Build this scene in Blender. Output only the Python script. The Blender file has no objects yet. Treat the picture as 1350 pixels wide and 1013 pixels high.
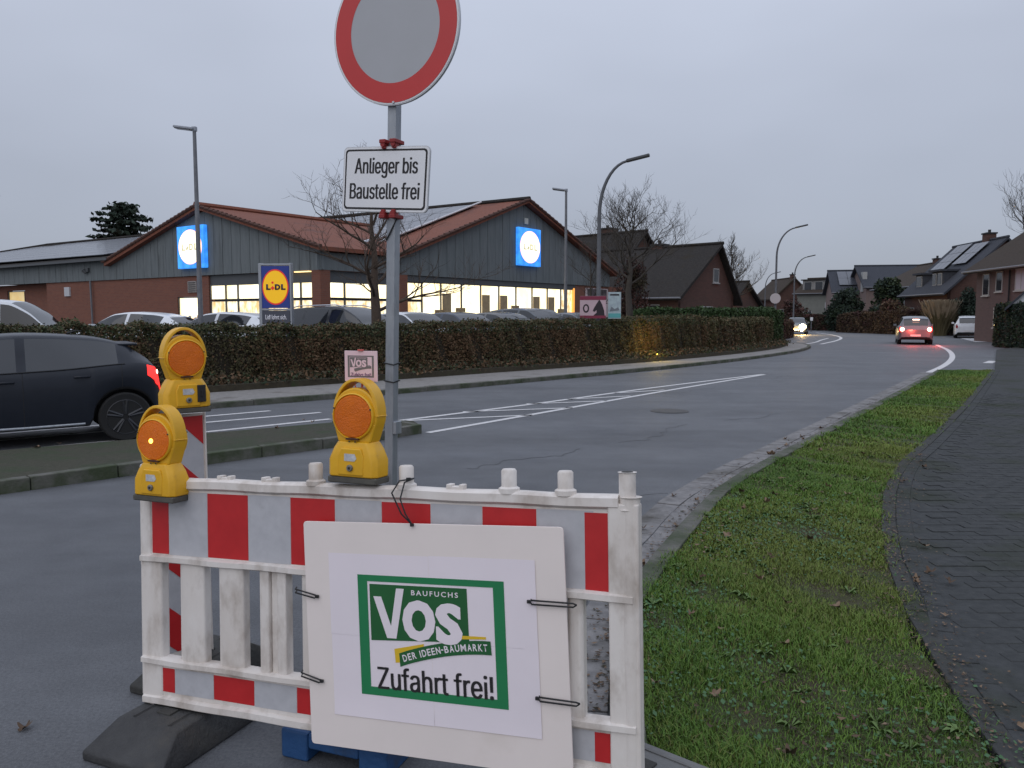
import bpy, math, random
import numpy as np
from mathutils import Vector, Matrix

random.seed(7)
rng = np.random.default_rng(11)
R = math.radians
SC = bpy.context.scene
COL = SC.collection

# ------------------------------------------------------------------ camera
cam_d = bpy.data.cameras.new('camera')
cam = bpy.data.objects.new('camera', cam_d)
COL.objects.link(cam)
cam.location = (0, 0, 1.68)
cam.rotation_euler = (R(90 - 4.98), 0, 0)
cam_d.sensor_width = 36
cam_d.lens = 36 * 1050 / 1350
cam_d.clip_end = 3000
SC.camera = cam

# ------------------------------------------------------------------ world: overcast dusk sky
SUN_EL, SUN_AZ = R(38), R(205)          # azimuth clockwise from +Y: behind the camera, a little left
world = bpy.data.worlds.new('World')
SC.world = world
world.use_nodes = True
nt = world.node_tree
for n_ in list(nt.nodes):
    nt.nodes.remove(n_)
wo = nt.nodes.new('ShaderNodeOutputWorld')
bg = nt.nodes.new('ShaderNodeBackground')
bg.inputs['Strength'].default_value = 0.1
sky = nt.nodes.new('ShaderNodeTexSky')
sky.sky_type = 'NISHITA'
sky.sun_disc = False
sky.sun_elevation = SUN_EL
sky.sun_rotation = SUN_AZ
tc = nt.nodes.new('ShaderNodeTexCoord')
sep = nt.nodes.new('ShaderNodeSeparateXYZ')
nt.links.new(tc.outputs['Generated'], sep.inputs[0])
mx = nt.nodes.new('ShaderNodeMath'); mx.operation = 'MAXIMUM'; mx.inputs[1].default_value = 0
nt.links.new(sep.outputs['Z'], mx.inputs[0])
# cloud deck: brightness 1 + 2 sin(elevation), the overcast-sky law, with very soft mottling
mul = nt.nodes.new('ShaderNodeMath'); mul.operation = 'MULTIPLY_ADD'
mul.inputs[1].default_value = 1.95; mul.inputs[2].default_value = 1.0
nt.links.new(mx.outputs[0], mul.inputs[0])
nz = nt.nodes.new('ShaderNodeTexNoise'); nz.inputs['Scale'].default_value = 2.2; nz.inputs['Detail'].default_value = 3
mp = nt.nodes.new('ShaderNodeMapping'); mp.inputs['Scale'].default_value = (1, 1, 2.4)
nt.links.new(tc.outputs['Generated'], mp.inputs[0]); nt.links.new(mp.outputs[0], nz.inputs['Vector'])
ma = nt.nodes.new('ShaderNodeMapRange')
ma.inputs['From Min'].default_value = .3; ma.inputs['From Max'].default_value = .7
ma.inputs['To Min'].default_value = .93; ma.inputs['To Max'].default_value = 1.06
nt.links.new(nz.outputs[0], ma.inputs['Value'])
mm = nt.nodes.new('ShaderNodeMath'); mm.operation = 'MULTIPLY'
nt.links.new(mul.outputs[0], mm.inputs[0]); nt.links.new(ma.outputs[0], mm.inputs[1])
vm = nt.nodes.new('ShaderNodeVectorMath'); vm.operation = 'SCALE'
vm.inputs[0].default_value = (3.36, 3.66, 4.40)
nt.links.new(mm.outputs[0], vm.inputs['Scale'])
mixc = nt.nodes.new('ShaderNodeMix'); mixc.data_type = 'RGBA'
mixc.inputs['Factor'].default_value = 0.93
nt.links.new(sky.outputs[0], mixc.inputs['A'])
nt.links.new(vm.outputs[0], mixc.inputs['B'])
nt.links.new(mixc.outputs['Result'], bg.inputs['Color'])
nt.links.new(bg.outputs[0], wo.inputs[0])

sd = bpy.data.lights.new('sun', 'SUN')
sd.energy = 0.55
sd.angle = R(70)
sd.color = (1.0, .93, .86)
sun = bpy.data.objects.new('sun', sd)
COL.objects.link(sun)
sun.rotation_euler = Vector((-math.sin(SUN_AZ) * math.cos(SUN_EL), -math.cos(SUN_AZ) * math.cos(SUN_EL), -math.sin(SUN_EL))).to_track_quat('-Z', 'Y').to_euler()

vs = SC.view_settings
vs.view_transform = 'Standard'; vs.look = 'None'; vs.exposure = 0; vs.gamma = 1; vs.use_curve_mapping = False
SC.cycles.use_denoising = True
SC.cycles.max_bounces = 6
SC.cycles.sample_clamp_indirect = 4

# ------------------------------------------------------------------ materials
MATS = {}


def pm(name, c1, c2=None, scale=5., rough=.8, bump=0., bscale=None, metal=0., detail=6., lo=.35, hi=.65, c3=None, s3=1., lo3=.55, hi3=.7, spec=.5, coat=0., stretch=None, emit=0., trans=0., alpha=None):
    """procedural material: two colours mixed by noise, an optional third in larger patches, noise bump"""
    if name in MATS:
        return MATS[name]
    m = bpy.data.materials.new(name)
    m.use_nodes = True
    t = m.node_tree
    b = t.nodes['Principled BSDF']
    b.inputs['Roughness'].default_value = rough
    b.inputs['Metallic'].default_value = metal
    b.inputs['Specular IOR Level'].default_value = spec
    if coat:
        b.inputs['Coat Weight'].default_value = coat
        b.inputs['Coat Roughness'].default_value = .08
    if trans:
        b.inputs['Transmission Weight'].default_value = trans
    co = t.nodes.new('ShaderNodeTexCoord').outputs['Object']
    if stretch:
        mpn = t.nodes.new('ShaderNodeMapping'); mpn.inputs['Scale'].default_value = stretch
        t.links.new(co, mpn.inputs[0]); co = mpn.outputs[0]

    def noise(s, d, l, h):
        n = t.nodes.new('ShaderNodeTexNoise'); n.inputs['Scale'].default_value = s; n.inputs['Detail'].default_value = d
        n.inputs['Roughness'].default_value = .62
        t.links.new(co, n.inputs['Vector'])
        r = t.nodes.new('ShaderNodeMapRange'); r.inputs['From Min'].default_value = l; r.inputs['From Max'].default_value = h
        t.links.new(n.outputs[0], r.inputs['Value'])
        return n.outputs[0], r.outputs[0]

    def mix(a, bb, f):
        x = t.nodes.new('ShaderNodeMix'); x.data_type = 'RGBA'
        t.links.new(f, x.inputs['Factor'])
        for s, v in (('A', a), ('B', bb)):
            if isinstance(v, tuple):
                x.inputs[s].default_value = (*v, 1)
            else:
                t.links.new(v, x.inputs[s])
        return x.outputs['Result']
    if c2 is None:
        b.inputs['Base Color'].default_value = (*c1, 1)
        col = None
    else:
        _, f = noise(scale, detail, lo, hi)
        col = mix(c1, c2, f)
    if c3 is not None:
        _, f = noise(s3, 5, lo3, hi3)
        col = mix(col if col is not None else c1, c3, f)
    if col is not None:
        t.links.new(col, b.inputs['Base Color'])
    if bump:
        n, _ = noise(bscale or scale * 4, 5, 0, 1)
        bn = t.nodes.new('ShaderNodeBump'); bn.inputs['Strength'].default_value = bump; bn.inputs['Distance'].default_value = .02
        t.links.new(n, bn.inputs['Height']); t.links.new(bn.outputs[0], b.inputs['Normal'])
    if emit:
        b.inputs['Emission Strength'].default_value = emit
        if col is not None:
            t.links.new(col, b.inputs['Emission Color'])
        else:
            b.inputs['Emission Color'].default_value = (*c1, 1)
    MATS[name] = m
    return m


def brick_mat(name, c1, c2, mortar, sx=.24, sy=.075):
    if name in MATS:
        return MATS[name]
    m = bpy.data.materials.new(name); m.use_nodes = True
    t = m.node_tree; b = t.nodes['Principled BSDF']; b.inputs['Roughness'].default_value = .9
    tcn = t.nodes.new('ShaderNodeTexCoord')
    s = t.nodes.new('ShaderNodeSeparateXYZ'); t.links.new(tcn.outputs['Object'], s.inputs[0])
    ad = t.nodes.new('ShaderNodeMath'); ad.operation = 'ADD'
    t.links.new(s.outputs[0], ad.inputs[0]); t.links.new(s.outputs[1], ad.inputs[1])
    c = t.nodes.new('ShaderNodeCombineXYZ'); t.links.new(ad.outputs[0], c.inputs[0]); t.links.new(s.outputs[2], c.inputs[1])
    br = t.nodes.new('ShaderNodeTexBrick')
    br.inputs['Scale'].default_value = 1
    br.inputs['Brick Width'].default_value = sx; br.inputs['Row Height'].default_value = sy
    br.inputs['Mortar Size'].default_value = .006
    br.inputs['Color1'].default_value = (*c1, 1); br.inputs['Color2'].default_value = (*c2, 1); br.inputs['Mortar'].default_value = (*mortar, 1)
    t.links.new(c.outputs[0], br.inputs['Vector'])
    t.links.new(br.outputs[0], b.inputs['Base Color'])
    MATS[name] = m
    return m


def emat(name, c, s, c2=None, scale=2., stretch=None):
    return pm(name, c, c2, scale=scale, emit=s, rough=.5, stretch=stretch, lo=.4, hi=.6)


asphalt = pm('asphalt', (.062, .065, .071), (.128, .132, .140), scale=70, lo=.3, hi=.72, rough=.62, bump=.45, bscale=150, c3=(.060, .064, .072), s3=.5, lo3=.42, hi3=.8)
def wear(m, ang, sc, lo, hi):
    """tyre-polished tracks and stains: long streaks along the driving direction, multiplied into the colour"""
    t = m.node_tree; b = t.nodes['Principled BSDF']
    src = b.inputs['Base Color'].links[0].from_socket
    c = t.nodes.new('ShaderNodeTexCoord'); mp_ = t.nodes.new('ShaderNodeMapping'); mp_.inputs['Rotation'].default_value = (0, 0, ang); mp_.inputs['Scale'].default_value = sc
    t.links.new(c.outputs['Object'], mp_.inputs[0])
    n = t.nodes.new('ShaderNodeTexNoise'); n.inputs['Scale'].default_value = 1; n.inputs['Detail'].default_value = 7; n.inputs['Roughness'].default_value = .65
    t.links.new(mp_.outputs[0], n.inputs['Vector'])
    mr = t.nodes.new('ShaderNodeMapRange'); mr.inputs['From Min'].default_value = .3; mr.inputs['From Max'].default_value = .7; mr.inputs['To Min'].default_value = lo; mr.inputs['To Max'].default_value = hi
    t.links.new(n.outputs[0], mr.inputs['Value'])
    v = t.nodes.new('ShaderNodeVectorMath'); v.operation = 'SCALE'
    t.links.new(src, v.inputs[0]); t.links.new(mr.outputs[0], v.inputs['Scale']); t.links.new(v.outputs[0], b.inputs['Base Color'])


wear(asphalt, R(-48), (.09, .8, 1), .84, 1.36)
wear(asphalt, R(20), (2.2, 2.6, 1), .86, 1.12)
pave_m = pm('pavement_slab', (.19, .18, .17), (.25, .235, .22), scale=9, rough=.9, bump=.3, c3=(.12, .105, .09), s3=1.2)
kerb_m = pm('kerb_concrete', (.085, .085, .07), (.13, .125, .11), scale=8, rough=.9, bump=.4, c3=(.042, .055, .026), s3=2.5, lo3=.40, hi3=.60)
gutter_m = pm('gutter_concrete', (.15, .145, .145), (.23, .22, .215), scale=9, rough=.85, bump=.35, c3=(.075, .07, .062), s3=2.2, lo3=.48, hi3=.68)
paver_m = pm('paver_concrete', (.041, .044, .045), (.060, .063, .064), scale=14, rough=.9, spec=.2, bump=.4, c3=(.030, .036, .022), s3=.9, lo3=.5, hi3=.7)
edging_m = pm('edging_stone', (.042, .044, .043), (.062, .062, .058), scale=12, rough=.9, spec=.2, bump=.4, c3=(.03, .042, .018), s3=3)
soil_m = pm('soil', (.04, .033, .022), (.06, .05, .03), scale=12, rough=1, bump=.5, c3=(.035, .05, .018), s3=3)
moss_m = pm('mossy_soil', (.035, .036, .022), (.055, .052, .034), scale=16, rough=1, bump=.6, c3=(.03, .045, .018), s3=2.5, lo3=.45, hi3=.7)
lawn_m = pm('lawn_soil', (.040, .058, .016), (.060, .075, .022), scale=22, rough=1, bump=.9, c3=(.055, .042, .022), s3=2.2, lo3=.46, hi3=.62)
line_m = pm('road_paint', (.62, .61, .60), (.45, .44, .44), scale=14, rough=.7, lo=.4, hi=.7)
plastic_w = pm('white_plastic', (.76, .715, .67), (.66, .60, .545), scale=4, rough=.5, bump=.08, bscale=30, c3=(.27, .205, .15), s3=7, lo3=.49, hi3=.84, stretch=(1, 1, .55))
film_w = pm('white_reflective_film', (.50, .50, .52), (.44, .44, .46), scale=18, rough=.35, c3=(.33, .32, .32), s3=7, lo3=.62, hi3=.85)
film_r = pm('red_reflective_film', (.53, .022, .024), (.47, .018, .02), scale=12, rough=.35)
yellow_p = pm('yellow_plastic', (.78, .42, .012), (.70, .37, .012), scale=9, rough=.42, bump=.05, c3=(.42, .22, .03), s3=9, lo3=.62, hi3=.8)
dark_rub = pm('dark_rubber', (.03, .03, .028), (.05, .048, .044), scale=10, rough=.85, bump=.4, c3=(.075, .07, .06), s3=4)
foot_black = pm('recycled_black_plastic', (.032, .032, .033), (.05, .05, .05), scale=9, rough=.75, bump=.5, c3=(.065, .06, .052), s3=3.5)
foot_blue = pm('recycled_blue_plastic', (.012, .062, .18), (.02, .08, .21), scale=8, rough=.6, bump=.3, c3=(.035, .05, .08), s3=5)
foot_grey = pm('recycled_grey_plastic', (.12, .12, .12), (.16, .16, .155), scale=8, rough=.75, bump=.4)
galv = pm('galvanised_steel', (.38, .40, .42), (.26, .28, .31), scale=14, rough=.5, metal=.65, stretch=(1, 1, .3), c3=(.2, .21, .22), s3=9)
galv_far = pm('grey_pole_paint', (.15, .155, .17), (.19, .195, .21), scale=6, rough=.6, metal=.3)
black_p = pm('black_plastic', (.012, .012, .013), rough=.5)
black_ink = pm('black_print', (.015, .013, .014), rough=.6)
red_clamp = pm('red_clamp', (.30, .015, .015), (.22, .012, .012), scale=20, rough=.5)
white_s = pm('white_sign_film', (.80, .80, .81), (.76, .76, .78), scale=5, rough=.3)
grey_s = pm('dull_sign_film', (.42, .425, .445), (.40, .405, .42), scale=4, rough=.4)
red_s = pm('red_sign_film', (.56, .030, .028), (.52, .028, .026), scale=6, rough=.35)
rim_s = pm('sign_rim_metal', (.52, .53, .55), rough=.45, metal=.4)
board_m = pm('white_board', (.83, .745, .70), (.79, .71, .665), scale=3, rough=.5, c3=(.70, .62, .56), s3=2.2, lo3=.6, hi3=.85)
paper_m = pm('white_paper', (.83, .755, .79), (.79, .72, .755), scale=2.5, rough=.7, bump=.05, bscale=5)
green_d = pm('dark_green_print', (.012, .115, .028), (.010, .10, .025), scale=6, rough=.55)
green_l = pm('green_print', (.012, .21, .072), (.010, .19, .066), scale=6, rough=.55)
yellow_pr = pm('yellow_print', (.72, .47, .02), rough=.55)
pink_lit_pap = pm('pink_lit_paper', (.82, .55, .58), (.80, .60, .62), scale=6, rough=.6)  # pink of the tail light glow put into the paper colour
grey_ink = pm('grey_print', (.17, .15, .14), rough=.6)
pink_ink = pm('purple_print', (.16, .06, .14), rough=.6)
brick_l = brick_mat('red_brick', (.205, .075, .045), (.17, .062, .04), (.16, .10, .08))
brick_b = brick_mat('brown_brick', (.098, .046, .034), (.075, .036, .028), (.08, .06, .05))
brick_p = brick_mat('pale_brick', (.20, .14, .125), (.17, .12, .108), (.16, .14, .13))
clad_m = pm('grey_cladding', (.115, .132, .136), (.148, .165, .170), scale=2, rough=.75, stretch=(4, 4, .5), c3=(.095, .105, .105), s3=.8)
tile_r = pm('red_roof_tile', (.155, .048, .027), (.205, .068, .036), scale=9, rough=.85, bump=.4, c3=(.11, .042, .03), s3=.7)
tile_d = pm('dark_roof_tile', (.026, .024, .023), (.042, .038, .035), scale=9, rough=.9, spec=.15, bump=.5, c3=(.034, .028, .020), s3=.8)
tile_br = pm('brown_roof_tile', (.048, .038, .031), (.066, .052, .042), scale=9, rough=.9, spec=.15, bump=.5, c3=(.04, .036, .024), s3=.9)
tile_bl = pm('blue_grey_roof_tile', (.040, .044, .054), (.058, .062, .074), scale=9, rough=.85, spec=.2, bump=.4)
solar_m = pm('solar_glass', (.055, .06, .075), (.075, .08, .095), scale=3, rough=.32, spec=.6, coat=.3)
alu = pm('aluminium', (.55, .56, .58), rough=.4, metal=.7)
win_frame = pm('grey_window_frame', (.075, .08, .085), rough=.5)
win_white = pm('white_window_frame', (.34, .34, .33), rough=.5)
glass_d = pm('dark_window_glass', (.016, .018, .022), (.03, .033, .04), scale=1.2, rough=.06, spec=.7)
curtain_m = pm('pale_curtain', (.42, .40, .44), rough=.8)
lit_w = emat('lit_shop_interior', (1.0, .80, .42), 1.75, (1.0, .92, .68), 1.1, (1, 1, .8))
lit_low = emat('lit_shop_shelves', (.62, .40, .16), 1.3, (1.0, .92, .66), 2.6, (1.6, 1.6, .8))
lit_dim = emat('dim_shop_interior', (.85, .60, .24), .5, (.9, .7, .36), .8)
lit_orange = emat('warm_glow', (1., .42, .08), .9)
soffit = pm('timber_soffit', (.42, .22, .17), rough=.8)
sign_w = emat('lit_sign_white', (1., .97, .88), 1.25, (1., .95, .74), 1.5)
sign_b = emat('lit_sign_blue', (.03, .22, .78), .95, (.05, .34, .95), 2)
sign_red_e = emat('lit_sign_red_ring', (1., .45, .30), 1.6)
sign_txt = emat('lit_sign_lettering', (.55, .50, .30), .85)
pyl_blue = emat('pylon_blue', (.012, .028, .17), .35)
pyl_yellow = emat('pylon_yellow', (.85, .47, .008), .42)
pyl_red = emat('pylon_red', (.62, .03, .02), .4)
pyl_dark = pm('pylon_dark_letter', (.012, .018, .05), rough=.5)
pyl_white = emat('pylon_white_letter', (.62, .62, .68), .25)
pyl_metal = pm('pylon_metal', (.34, .36, .39), rough=.4, metal=.3)
bark = pm('bark', (.045, .038, .032), (.07, .06, .05), scale=18, rough=.95, bump=.5)
bark_b = pm('brown_bark', (.06, .042, .030), (.085, .06, .045), scale=18, rough=.95, bump=.5)
leaf_brown = [pm('hedge_leaf_brown', (.105, .060, .030), (.140, .082, .040), scale=3, rough=.85), pm('hedge_leaf_olive', (.072, .064, .026), (.092, .082, .032), scale=3, rough=.8), pm('hedge_leaf_dark', (.050, .040, .021), (.064, .050, .026), scale=3, rough=.85)]
leaf_green = [pm('leaf_green', (.026, .058, .013), (.036, .075, .016), scale=3, rough=.8), pm('leaf_mid_green', (.030, .045, .016), (.04, .06, .02), scale=3, rough=.8), pm('leaf_deep_green', (.014, .028, .011), (.020, .036, .014), scale=3, rough=.85)]
leaf_ever = [pm('evergreen_needle', (.018, .034, .022), (.026, .045, .028), scale=3, rough=.85), pm('evergreen_dark', (.012, .022, .015), (.018, .03, .02), scale=3, rough=.85)]
leaf_dry = [pm('dry_leaf', (.085, .052, .030), (.11, .070, .036), scale=3, rough=.9), pm('dry_leaf_dark', (.05, .034, .020), (.06, .04, .024), scale=3, rough=.9)]
leaf_red = [pm('red_brown_leaf', (.075, .030, .026), (.10, .042, .032), scale=3, rough=.9), pm('red_brown_leaf_dark', (.045, .020, .016), rough=.9)]
pampas_m = [pm('pampas_straw', (.22, .17, .11), (.28, .22, .15), scale=3, rough=.95), pm('pampas_blade', (.12, .10, .05), rough=.95)]
grass_m = [pm('grass_green', (.080, .168, .018), (.118, .205, .024), scale=.8, rough=.75, detail=3), pm('grass_yellow_green', (.15, .19, .03), (.12, .165, .026), scale=.9, rough=.75), pm('grass_deep', (.056, .125, .018), (.078, .15, .022), scale=.9, rough=.75), pm('grass_straw', (.15, .13, .055), rough=.85), pm('clover_leaf', (.03, .10, .03), (.05, .12, .04), scale=4, rough=.6), pm('weed_leaf', (.085, .155, .035), (.12, .19, .05), scale=9, rough=.6)]
fallen_m = pm('fallen_leaf', (.20, .135, .085), (.12, .075, .045), scale=14, rough=.85)
fallen_d = pm('fallen_leaf_dark', (.085, .05, .028), (.06, .036, .02), scale=14, rough=.85)
tyre_m = pm('tyre', (.012, .012, .012), rough=.85)
rim_dark = pm('dark_alloy', (.035, .036, .04), rough=.35, metal=.5)
rim_grey = pm('grey_alloy', (.35, .36, .38), rough=.35, metal=.7)
car_glass = pm('car_glass', (.012, .014, .017), rough=.04, spec=.8)
tail_on = emat('tail_light_lit', (1., .03, .025), 1.5)
tail_hot = emat('tail_light_core', (1., .55, .42), 7)
tail_off = pm('tail_light_red', (.25, .01, .012), rough=.2)
head_on = emat('headlight_lit', (1., .80, .42), 30)
head_off = pm('headlight_glass', (.55, .57, .6), rough=.1, metal=.4)
plate_w = pm('number_plate_white', (.6, .6, .58), rough=.5)
chrome = pm('chrome_trim', (.6, .6, .62), rough=.25, metal=1)
trim_b = pm('black_trim', (.014, .014, .015), rough=.6)
orange_lens = pm('orange_lens', (.74, .17, .006), (.62, .125, .005), scale=9, rough=.3, bump=.6, bscale=170, spec=.35, coat=.1, emit=.10)  # slight glow added to the unlit lens to brighten its amber
bulb_on = emat('lit_bulb', (1., .60, .07), 6)
lens_lit = pm('lit_orange_lens', (.64, .15, .006), (.56, .115, .006), scale=9, rough=.3, bump=.6, bscale=170, spec=.35, coat=.1, emit=.24)


# ------------------------------------------------------------------ mesh helpers
class MB:
    def __init__(self):
        self.v = []; self.f = []; self.m = []

    def add(self, vs_, fs, mat=0):
        o = len(self.v)
        self.v.extend(vs_)
        for f in fs:
            self.f.append([i + o for i in f]); self.m.append(mat)
        return self

    def box(self, c, s, rot=None, mat=0, taper=1.):
        x, y, z = s[0] / 2, s[1] / 2, s[2] / 2
        p = [(-x, -y, -z), (x, -y, -z), (x, y, -z), (-x, y, -z)] + [(a * taper, b * taper, z) for a, b in ((-x, -y), (x, -y), (x, y), (-x, y))]
        if rot is not None:
            p = [tuple(rot @ Vector(q)) for q in p]
        p = [(q[0] + c[0], q[1] + c[1], q[2] + c[2]) for q in p]
        return self.add(p, [(3, 2, 1, 0), (4, 5, 6, 7), (0, 1, 5, 4), (1, 2, 6, 5), (2, 3, 7, 6), (3, 0, 4, 7)], mat)

    def quad(self, a, b, c, d, mat=0):
        return self.add([tuple(a), tuple(b), tuple(c), tuple(d)], [(0, 1, 2, 3)], mat)

    def prism_xz(self, poly, y0, y1, mat=0):
        """polygon counter-clockwise seen from -y, extruded from y0 (front) to y1 (back)"""
        n = len(poly)
        p = [(x, y0, z) for x, z in poly] + [(x, y1, z) for x, z in poly]
        f = [tuple(range(n)), tuple(range(2 * n - 1, n - 1, -1))]
        f += [(i + n, (i + 1) % n + n, (i + 1) % n, i) for i in range(n)]
        return self.add(p, f, mat)

    def prism_xy(self, poly, z0, z1, mat=0):
        n = len(poly)
        p = [(x, y, z1) for x, y in poly] + [(x, y, z0) for x, y in poly]
        f = [tuple(range(n)), tuple(range(2 * n - 1, n - 1, -1))]
        f += [(i + n, (i + 1) % n + n, (i + 1) % n, i) for i in range(n)]
        return self.add(p, f, mat)

    def tube(self, pts, rad, n=8, mat=0, caps=True):
        pts = [Vector(p) for p in pts]
        if not hasattr(rad, '__len__'):
            rad = [rad] * len(pts)
        vv = []; up = None
        for i, p in enumerate(pts):
            d = (pts[min(i + 1, len(pts) - 1)] - pts[max(i - 1, 0)]).normalized()
            if up is None:
                up = Vector((0, 0, 1)) if abs(d.z) < .9 else Vector((1, 0, 0))
            a = d.cross(up)
            if a.length < 1e-5:
                a = d.cross(Vector((0, 1, 0)))
            a.normalize(); b = a.cross(d).normalized(); up = b
            for k in range(n):
                t = 2 * math.pi * k / n
                vv.append(tuple(p + rad[i] * (math.cos(t) * a + math.sin(t) * b)))
        ff = []
        for i in range(len(pts) - 1):
            for k in range(n):
                k2 = (k + 1) % n
                ff.append((i * n + k, i * n + k2, (i + 1) * n + k2, (i + 1) * n + k))
        if caps:
            ff.append(tuple(range(n - 1, -1, -1))); e = (len(pts) - 1) * n
            ff.append(tuple(range(e, e + n)))
        return self.add(vv, ff, mat)

    def lathe(self, prof, n=24, axis='y', c=(0, 0, 0), mat=0):
        """prof: (radius, along) pairs"""
        vv = []; ff = []
        for r, h in prof:
            for k in range(n):
                t = 2 * math.pi * k / n
                x, z = r * math.cos(t), r * math.sin(t)
                q = (x, h, z) if axis == 'y' else ((x, z, h) if axis == 'z' else (h, x, z))
                vv.append((q[0] + c[0], q[1] + c[1], q[2] + c[2]))
        for i in range(len(prof) - 1):
            for k in range(n):
                k2 = (k + 1) % n
                ff.append((i * n + k, i * n + k2, (i + 1) * n + k2, (i + 1) * n + k))
        ff.append(tuple(range(n))); e = (len(prof) - 1) * n
        ff.append(tuple(range(e + n - 1, e - 1, -1)))
        return self.add(vv, ff, mat)

    def build(self, name, mats, parent=None, smooth=True, bevel=0., ang=40, loc=None):
        me = bpy.data.meshes.new(name)
        me.from_pydata(self.v, [], self.f)
        if not isinstance(mats, (list, tuple)):
            mats = [mats]
        for m in mats:
            me.materials.append(m)
        if len(mats) > 1:
            me.polygons.foreach_set('material_index', self.m)
        if smooth:
            me.shade_smooth() if hasattr(me, 'shade_smooth') else None
            me.set_sharp_from_angle(angle=R(ang))
        o = bpy.data.objects.new(name, me)
        COL.objects.link(o)
        if parent is not None:
            o.parent = parent
        if loc is not None:
            o.location = loc
        if bevel:
            b = o.modifiers.new('bevel', 'BEVEL'); b.width = bevel; b.segments = 2; b.limit_method = 'ANGLE'; b.angle_limit = R(40)
            b.harden_normals = True
        return o


def tag(o, label=None, cat=None, group=None, kind=None):
    if label: o['label'] = label
    if cat: o['category'] = cat
    if group: o['group'] = group
    if kind: o['kind'] = kind
    return o


def empty(name, loc=(0, 0, 0), rz=0., label=None, cat=None, group=None):
    o = bpy.data.objects.new(name, None)
    o.empty_display_size = .1
    COL.objects.link(o)
    o.location = loc; o.rotation_euler = (0, 0, rz)
    tag(o, label, cat, group)
    return o


def fast_mesh(name, V, F, mats, midx=None, parent=None, smooth=False):
    """numpy verts (n,3) and faces (m,k)"""
    V = np.asarray(V, np.float32); F = np.asarray(F, np.int32)
    me = bpy.data.meshes.new(name)
    me.vertices.add(len(V)); me.vertices.foreach_set('co', V.ravel())
    k = F.shape[1]
    me.loops.add(F.size); me.loops.foreach_set('vertex_index', F.ravel())
    me.polygons.add(len(F))
    me.polygons.foreach_set('loop_start', np.arange(len(F), dtype=np.int32) * k)
    me.polygons.foreach_set('loop_total', np.full(len(F), k, np.int32))
    for m in mats: me.materials.append(m)
    if midx is not None:
        me.polygons.foreach_set('material_index', np.asarray(midx, np.int32))
    me.update(calc_edges=True)
    if smooth: me.shade_smooth()
    o = bpy.data.objects.new(name, me); COL.objects.link(o)
    if parent is not None: o.parent = parent
    return o


def copy_tree(o, parent=None):
    c = o.copy(); COL.objects.link(c)
    if parent is not None: c.parent = parent
    for ch in list(o.children):
        copy_tree(ch, c)
    return c


try:        # the plain sans that ships inside Blender; its built-in face is the fallback
    SANS = bpy.data.fonts.load(bpy.utils.system_resource('DATAFILES', path='fonts') + '/Inter.woff2')
except Exception:
    SANS = None


def text_obj(s, name, parent, mat, cx, cz, w, h, y=0., depth=.0008, bold=0., rot=0., spacing=1., align='c', sans=False, fat=0.):
    """flat lettering in the local xz plane facing -y, scaled to w x h around (cx, cz)"""
    cu = bpy.data.curves.new(name, 'FONT')
    if sans and SANS: cu.font = SANS
    cu.body = s; cu.size = 1; cu.offset = bold; cu.extrude = .0; cu.resolution_u = 3; cu.space_character = spacing
    ob = bpy.data.objects.new(name, cu); COL.objects.link(ob)
    dg = bpy.context.evaluated_depsgraph_get()
    me = bpy.data.meshes.new_from_object(ob.evaluated_get(dg))
    bpy.data.objects.remove(ob); bpy.data.curves.remove(cu)
    me.name = name
    P = np.array([v.co[:] for v in me.vertices])
    lo, hi = P.min(0), P.max(0)
    X = (P[:, 0] - (lo[0] + hi[0]) / 2) / (hi[0] - lo[0]) * w
    Z = (P[:, 1] - (lo[1] + hi[1]) / 2) / (hi[1] - lo[1]) * h
    c, s_ = math.cos(rot), math.sin(rot)
    Q = np.stack([cx + X * c - Z * s_, np.full(len(X), y), cz + X * s_ + Z * c], 1)
    me.vertices.foreach_set('co', Q.astype(np.float32).ravel())
    if fat:        # heavier strokes: shifted copies of the same glyph, each a hair in front of the last
        import bmesh
        bm = bmesh.new(); bm.from_mesh(me)
        base = list(bm.faces)
        for k_, dx_ in enumerate((-fat, fat, fat * .5, -fat * .5)):
            d_ = bmesh.ops.duplicate(bm, geom=base)
            bmesh.ops.translate(bm, verts=[e_ for e_ in d_['geom'] if isinstance(e_, bmesh.types.BMVert)], vec=(dx_, -.00006 * (k_ + 1), 0))
        bm.to_mesh(me); bm.free()
    me.materials.clear(); me.materials.append(mat)
    me.update()
    o = bpy.data.objects.new(name, me); COL.objects.link(o)
    o.parent = parent
    if depth:
        so = o.modifiers.new('thick', 'SOLIDIFY'); so.thickness = depth; so.offset = 0
    return o


def clip(poly, x0, x1, z0, z1):
    for ax, val, sg in ((0, x0, 1), (0, x1, -1), (1, z0, 1), (1, z1, -1)):
        out = []
        for i in range(len(poly)):
            a, b = poly[i], poly[(i + 1) % len(poly)]
            da, db = (a[ax] - val) * sg, (b[ax] - val) * sg
            if da >= 0: out.append(a)
            if da * db < 0:
                t = da / (da - db); out.append((a[0] + t * (b[0] - a[0]), a[1] + t * (b[1] - a[1])))
        poly = out
        if not poly: return []
    return poly


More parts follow.
